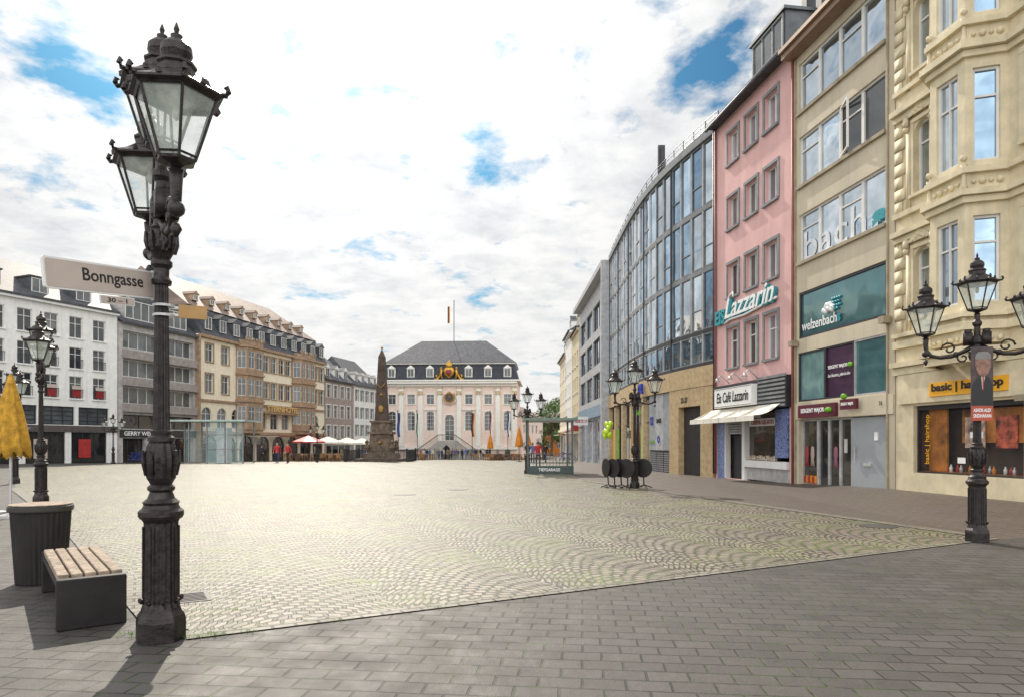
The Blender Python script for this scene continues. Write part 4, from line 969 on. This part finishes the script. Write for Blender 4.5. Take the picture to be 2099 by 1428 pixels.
for k,(u,Y,r) in enumerate(((1242,24.6,-75),(1256,24.3,-55),(1270,24.5,-50),(1284,24.1,-40),(1318,24.4,-30))):
    x=at(u,Y); t=top('bistro_table','folded round black bistro table standing near lamp','table',(x,Y,0),R(r),'folded bistro tables'); m=M()
    for i in range(20):
        a=2*math.pi*i/20;a2=2*math.pi*(i+1)/20; c=lambda an,y,rr=.34:(rr*math.cos(an),y,.72+rr*math.sin(an))
        m.face([(0,-.02,.72),c(a,-.02),c(a2,-.02)]); m.face([(0,.02,.72),c(a2,.02),c(a,.02)]); m.face([c(a,-.02),c(a,.02),c(a2,.02),c(a2,-.02)])
    m.obj('table_top',darkst,t); m=M(); m.tube([(0,.05,.75),(0,.1,.1)],.025)
    for a in range(4): m.tube([(0,.1,.12),(.3*math.cos(a*1.57+.7),.1+.3*math.sin(a*1.57+.7),.02)],.02)
    m.obj('leg',iron2,t)
ga=top('garage_entrance','glass canopy over the underground garage stairs','garage entrance',(at(1125,36.5),36.5,0))
gsteel=mat('green_grey_steel',(.10,.12,.11),.4,.4)
for x in (-1.15,1.15):
    for y in (-1.2,1.8): m=M(); m.box(x-.05,x+.05,y-.05,y+.05,0,2.75); m.obj('column',gsteel,ga)
m=M(); m.box(-1.1,1.1,-1.24,-1.2,1.02,1.07); m.box(-1.1,1.1,-1.24,-1.2,.55,.6)
for k in range(13): m.box(-1.05+k*.17,-1.03+k*.17,-1.23,-1.21,.42,1.02)
m.obj('railing',gsteel,ga)
m=M(); m.box(-1.4,1.4,-1.6,2.2,2.76,2.88)
for k in range(6): m.box(-1.4+k*.55,-1.35+k*.55,-1.6,2.2,2.881,2.97)
m.obj('canopy',mat('green_glass_roof',(.16,.22,.18),.3),ga)
for x in (-1.1,1.08): m=M(); m.box(x,x+.02,-1.1,1.7,.1,2.2); m.obj('glazing',displayg,ga)
m=M(); m.box(-1.2,1.2,-1.4,-1.25,0,.42); m.obj('sign_wall',mat('dark_green_sign',(.05,.075,.07),.4),ga); text('TIEFGARAGE',1.1,.16,whitel,ga,(-.6,-1.41,.15),bold=.02)
pv=top('glass_pavilion','glass lift pavilion with flat canopy on the square','pavilion',(at(437,58),58,gz(0,58)))
for x in (-3,-1.5,0,1.5,3):
    for y in (-1.2,1.2): m=M(); m.box(x-.05,x+.05,y-.05,y+.05,0,3.5); m.obj('column',frg,pv)
m=M()
for z in (1.2,2.4): m.box(.06,2.94,-1.24,-1.16,z,z+.05)
m.obj('transom',frg,pv); m=M(); m.box(-3.3,3.3,-1.6,1.6,3.51,3.65); m.obj('canopy',mat('pale_green_roof',(.4,.5,.47),.3),pv)
for bx in ((0,3,-1.19,-1.17,.05,3.5),(0,.02,-1.1,1.1,.05,3.5),(-2.9,0,1.17,1.19,.05,3.0)): m=M(); m.box(*bx); m.obj('glazing',clearg,pv)
m=M(); m.box(.5,1.4,-.5,.5,0,3.0); m.obj('lift_shaft',frlt,pv)
bm,nt,b=newmat('lime_balloon'); b.inputs['Base Color'].default_value=(.5,.68,.03,1); b.inputs['Roughness'].default_value=.25
bx,by=at(1250,44),44.0
for k in range(9):
    o=top('balloon','lime green balloon tied in a bunch','balloon',(bx+random.uniform(-.32,.32),by+random.uniform(-.3,.3),1.75+random.uniform(0,.8)),0,'bunch of balloons'); m=M(); m.lathe([(.01,0),(.02,.03),(.1,.12),(.17,.25),(.16,.38),(.08,.46),(.005,.48)],12); m.obj('envelope',bm,o,smooth=True); m=M(); m.tube([(0,0,.01),(0,0,-1.0)],.004,4); m.obj('string',whitep,o)
# ------------------------------------------------------------------ PEOPLE
def person_mesh(pose):
    J=dict(pel=(0,0,.95),wa=(0,0,1.1),ch=(0,-.01,1.3),nk=(0,0,1.47),hd=(0,-.01,1.58),ht=(0,0,1.70))
    st=.22 if pose=='walk' else .04; ar=.16 if pose=='walk' else .03
    for s,n in ((-1,'l'),(1,'r')):
        f=st*s; J['hp'+n]=(s*.09,0,.9); J['kn'+n]=(s*.1,-f*.6-.03,.5); J['an'+n]=(s*.1,-f*1.1+.02,.09); J['to'+n]=(s*.12,-f*1.1-.16,.04)
        J['sh'+n]=(s*.17,0,1.41); J['el'+n]=(s*.24,f*.3*ar/.16+.03,1.13); J['ha'+n]=(s*.24,f*.9*ar/.16-.07,.9); J['fi'+n]=(s*.235,f*1.0*ar/.16-.1,.80)
    names=list(J); E=[('pel','wa'),('wa','ch'),('ch','nk'),('nk','hd'),('hd','ht')]
    for n in 'lr': E+=[('pel','hp'+n),('hp'+n,'kn'+n),('kn'+n,'an'+n),('an'+n,'to'+n),('ch','sh'+n),('sh'+n,'el'+n),('el'+n,'ha'+n),('ha'+n,'fi'+n)]
    me=bpy.data.meshes.new('p'); me.from_pydata([J[k] for k in names],[(names.index(a),names.index(b)) for a,b in E],[])
    o=bpy.data.objects.new('p',me); COL.objects.link(o); o.modifiers.new('s','SKIN'); sb_=o.modifiers.new('u','SUBSURF'); sb_.levels=1
    rad=dict(pel=(.15,.11),wa=(.13,.1),ch=(.16,.11),nk=(.055,.055),hd=(.085,.1),ht=(.07,.08))
    for n in 'lr': rad.update({'hp'+n:(.09,.09),'kn'+n:(.06,.06),'an'+n:(.045,.045),'to'+n:(.035,.04),'sh'+n:(.06,.06),'el'+n:(.045,.045),'ha'+n:(.032,.032),'fi'+n:(.02,.03)})
    for i,k in enumerate(names): me.skin_vertices[0].data[i].radius=rad[k]
    me.skin_vertices[0].data[0].use_root=True
    bpy.context.view_layer.update(); r=bpy.data.meshes.new_from_object(o.evaluated_get(bpy.context.evaluated_depsgraph_get())); bpy.data.objects.remove(o)
    r.materials.clear()
    for k in range(5): r.materials.append(skin)
    for p in r.polygons:
        c=p.center; z=c.z; p.use_smooth=True
        p.material_index=3 if z<.1 else 1 if z<.92 and abs(c.x)<.2 else 2 if .93<z<1.46 else 0 if z<1.62 else 4
        if z>1.54 and c.y>.02: p.material_index=4
        if z<.86 and abs(c.x)>.2: p.material_index=0
    return r
pmw=person_mesh('walk'); pms=person_mesh('stand')
cl=[mat('cloth_%s'%n,c,.85) for n,c in (('red',(.5,.04,.04)),('navy',(.03,.04,.1)),('black',(.02,.02,.02)),('white',(.6,.6,.58)),('blue',(.08,.16,.35)),('khaki',(.25,.2,.12)),('grey',(.2,.2,.2)))]
hairm=[mat('hair_brown',(.06,.035,.02),.7),mat('hair_grey',(.35,.33,.3),.7),mat('hair_dark',(.015,.012,.01),.7)]
nm=['red','navy','black','white','blue','khaki','grey']
def person(u,Y,rot,me,ti,bi,hi,act,s=1):
    x=at(u,Y); o=mk('person',me,None,(x,Y,gz(x,Y)),rot); o.scale=(s,s,s)
    tag(o,'person in %s top, %s trousers, %s'%(nm[ti],nm[bi],act),'person','people on the square')
    for i,mt_ in enumerate((skin,cl[bi],cl[ti],cl[2],hairm[hi])): o.material_slots[i].link='OBJECT'; o.material_slots[i].material=mt_
person(568,56,R(10),pmw,0,1,1,'walking across the square'); person(590,57,R(-15),pmw,0,2,0,'walking across the square')
person(1103,42,R(180),pmw,0,2,2,'walking beside garage entrance'); person(536,70,R(90),pmw,1,2,2,'walking past the hotel')
person(1118,60,R(150),pmw,2,1,0,'walking along the shops')
rr=random.Random(5)
for k in range(26):
    u=862+k*4.9+rr.uniform(-2,2); person(u,102+rr.uniform(-3,3),rr.uniform(0,6.28),pms,rr.choice([0,1,2,3,4,5,1,2]),rr.choice([1,2,5,6]),rr.randrange(3),'before the town hall',rr.uniform(.93,1.04))
for u,Y in ((1092,55),(645,84),(700,92),(745,96),(990,104),(1020,100)): person(u,Y,rr.uniform(0,6),pms,rr.randrange(7),rr.choice([1,2,6]),rr.randrange(3),'near the cafe terrace')
ch=M(); ch.box(-.22,.22,-.22,.22,.42,.46); ch.box(-.22,.22,.19,.22,.46,.88)
for x in (-.2,.2):
    for y in (-.2,.2): ch.box(x-.02,x+.02,y-.02,y+.02,0,.42)
chm=[ch.mesh('chair',mat('rattan',(.3,.16,.07),.8)),ch.mesh('chair',mat('rattan_dark',(.1,.06,.04),.8))]
tb=M(); tb.lathe([(.38,.72),(.38,.75)],14); tb.lathe([(.04,.05),(.04,.72)],8); tb.lathe([(.22,0),(.2,.05)],10); tbm=tb.mesh('cafe_table',wood)
def cafe(u0,u1,Y0,Y1,n):
    for k in range(n):
        u=rr.uniform(u0,u1);Y=rr.uniform(Y0,Y1);x=at(u,Y)
        t=mk('cafe_table',tbm,None,(x,Y,gz(x,Y)));tag(t,'round cafe table on the terrace','table','cafe tables')
        for a in (0,1,2):
            an=a*2.1+rr.uniform(0,.5); c=mk('chair',chm[k%2],None,(x+.7*math.cos(an),Y+.7*math.sin(an),gz(x,Y)),an-math.pi/2); tag(c,'brown rattan chair at a cafe table','chair','cafe chairs')
cafe(596,720,72,84,20); cafe(975,1070,86,98,18); cafe(850,885,90,96,3)
def bike():
    e=top('bicycle','dark bicycle parked by the shops','bicycle',group='parked bicycles')
    for x in (-.52,.52):
        m=M()
        for i in range(20): a=i*math.pi/10;a2=a+math.pi/10; m.tube([(x+.33*math.cos(a),0,.34+.33*math.sin(a)),(x+.33*math.cos(a2),0,.34+.33*math.sin(a2))],.018,5)
        for i in range(6): a=i*math.pi/3; m.tube([(x,0,.34),(x+.33*math.cos(a),0,.34+.33*math.sin(a))],.004,3)
        m.obj('wheel',iron2,e)
    m=M(); A_=(-.52,0,.34);B_=(-.1,0,.3);C_=(-.22,0,.85);D_=(.38,0,.85);E_=(.52,0,.34)
    for p,q in ((A_,B_),(A_,C_),(B_,C_),(C_,D_),(B_,D_),(D_,E_),(D_,(.34,0,1.0))): m.tube([p,q],.02,6)
    m.obj('frame',bluep,e); m=M(); m.tube([(.3,-.28,1.02),(.36,0,1.02),(.3,.28,1.02)],.015); m.obj('handlebar',iron2,e); m=M(); m.box(-.34,-.12,-.07,.07,.88,.93); m.obj('saddle',iron2,e); return e
bk=bike(); bk.location=(at(276,56),56,gz(0,56))
for u in (288,300,1160): clone(bk,(at(u,56),56,gz(0,56)),R(random.uniform(-30,30)))
for u,v,lab in ((378,1226,1),(940,1003,0),(830,1013,0),(1800,1078,0)):
    Y=EYE*F/(v-V0); x=at(u,Y); o=M()
    if lab:
        o.box(-.25,.25,-.25,.25,-.03,.013,0)
        for k in range(6): o.box(-.2,.2,-.2+k*.07,-.17+k*.07,.0131,.016,1)
    else: o.lathe([(.35,-.03),(.35,.014)],24,mi=0)
    d_=o.obj('drain_cover',[mat('drain_iron',(.08,.075,.07),.5,.3),dark],None,(x,Y,gz(x,Y)),R(30)); tag(d_,'iron drain cover set in the paving','drain cover','drain covers')
gm=mat('grass_blade',(.12,.25,.03),.6,bump=0); m=M()
for u,v,n in ((268,1303,60),(440,1303,50),(415,1305,20),(385,1308,20),(480,1215,20),(2015,1098,20),(520,1296,25),(700,1273,20),(900,1247,18),(560,1225,15),(480,1250,18)):
    Y=EYE*F/(v-V0);x=at(u,Y)
    for k in range(n):
        a=rr.uniform(0,6.28);q=abs(rr.gauss(0,.05));bx_,by_=x+q*1.6*math.cos(a),Y+q*math.sin(a);l=rr.uniform(.015,.04);t=rr.uniform(0,6.28)
        m.face([(bx_,by_,.01),(bx_+.006*math.cos(t),by_+.006*math.sin(t),.01),(bx_+.03*math.cos(a),by_+.03*math.sin(a),.01+l)])
w=m.obj('grass_tufts',gm); w['kind']='stuff'; w['label']='small green weeds growing between paving stones';w['category']='weeds'

# ------------------------------------------------------------------ LIGHT & SKY
AZ=R(-17);EL=R(40)
S=Vector((math.sin(AZ)*math.cos(EL),math.cos(AZ)*math.cos(EL),math.sin(EL)))
ld=bpy.data.lights.new('sun','SUN'); ld.energy=4.0; ld.angle=R(.6); ld.color=(1,.91,.78)
lo=bpy.data.objects.new('sun',ld); COL.objects.link(lo); lo.rotation_euler=(-S).to_track_quat('-Z','Y').to_euler()
w=bpy.data.worlds.new('World'); sc.world=w; w.use_nodes=True; nt=w.node_tree; bg=nt.nodes['Background']
sky=nn(nt,'ShaderNodeTexSky',sky_type='NISHITA'); sky.sun_disc=False; sky.sun_elevation=EL; sky.sun_rotation=AZ
tc=nn(nt,'ShaderNodeTexCoord').outputs['Generated']
nrm=nn(nt,'ShaderNodeVectorMath',operation='NORMALIZE'); nt.links.new(tc,nrm.inputs[0]); D=nrm.outputs[0]
sp=nn(nt,'ShaderNodeSeparateXYZ'); nt.links.new(D,sp.inputs[0])
zz=mth(nt,'ADD',mth(nt,'MAXIMUM',sp.outputs[2],0),.16)
cb=nn(nt,'ShaderNodeCombineXYZ'); nt.links.new(mth(nt,'DIVIDE',sp.outputs[0],zz),cb.inputs[0]); nt.links.new(mth(nt,'DIVIDE',sp.outputs[1],zz),cb.inputs[1])
n1=nn(nt,'ShaderNodeTexNoise'); n1.inputs['Scale'].default_value=3.2; n1.inputs['Detail'].default_value=10; n1.inputs['Roughness'].default_value=.6; n1.inputs['Distortion'].default_value=.3; nt.links.new(cb.outputs[0],n1.inputs['Vector'])
n2=noise(nt,cb.outputs[0],4.2,10,.62); n3=noise(nt,cb.outputs[0],1.3,5,.5); n4=noise(nt,cb.outputs[0],11,6,.6)
val=mth(nt,'ADD',n1.outputs[0],mth(nt,'MULTIPLY',mth(nt,'SUBTRACT',n4,.5),.35))
def blob(u,v,r,k):
    d=Vector(((u-U0)/F,1,(V0-v)/F)).normalized()
    q=nn(nt,'ShaderNodeVectorMath',operation='DISTANCE'); nt.links.new(D,q.inputs[0]); q.inputs[1].default_value=d
    return mth(nt,'MULTIPLY',maprange(nt,q.outputs['Value'],0,r,1,0),k)
for a_ in ((40,110,.06,.13),(150,160,.065,.17),(225,205,.05,.15),(1400,150,.06,.20),(1460,140,.06,.2),(1535,95,.07,.24),(1250,370,.04,.14),(1020,515,.03,.14),(1180,405,.03,.12),(120,75,.04,.12),(820,340,.03,.12),(940,40,.04,.12)):
    val=mth(nt,'SUBTRACT',val,blob(*a_))
cloud=maprange(nt,val,.26,.42)
sh=mth(nt,'ADD',mth(nt,'ADD',mth(nt,'MULTIPLY',n2,.55),mth(nt,'MULTIPLY',n3,.25)),mth(nt,'MULTIPLY',n4,.2))
cc=mixc(nt,maprange(nt,sh,.38,.55),(.68,.70,.73),(.95,.945,.93))
hz=maprange(nt,sp.outputs[2],.0,.25,.75,0); cc=mixc(nt,hz,cc,(.96,.945,.92))
skc=nn(nt,'ShaderNodeVectorMath',operation='MULTIPLY'); nt.links.new(sky.outputs[0],skc.inputs[0]); skc.inputs[1].default_value=(.022,.055,.072)
out=mixc(nt,cloud,skc.outputs[0],cc)
dt=nn(nt,'ShaderNodeVectorMath',operation='DOT_PRODUCT'); nt.links.new(D,dt.inputs[0]); dt.inputs[1].default_value=S
gl=mth(nt,'POWER',maprange(nt,dt.outputs['Value'],.7,1),4.0)
back=maprange(nt,sp.outputs[1],.2,-.6,0,1.25)
br=mth(nt,'ADD',mth(nt,'ADD',mth(nt,'MULTIPLY',gl,.8),back),.98)
sc2=nn(nt,'ShaderNodeVectorMath',operation='SCALE'); nt.links.new(out,sc2.inputs[0]); nt.links.new(br,sc2.inputs['Scale'])
nt.links.new(sc2.outputs[0],bg.inputs[0]); bg.inputs[1].default_value=1.0

cd=bpy.data.cameras.new('camera'); cam=bpy.data.objects.new('camera',cd); COL.objects.link(cam)
cam.location=(0,0,EYE); cam.rotation_euler=(R(90),0,0); cd.sensor_width=36; cd.lens=F/2099*36; cd.shift_y=(V0-714)/2099; cd.clip_end=3000; cd.clip_start=.05
sc.camera=cam
sc.view_settings.view_transform='Standard'; sc.view_settings.look='None'; sc.view_settings.exposure=0
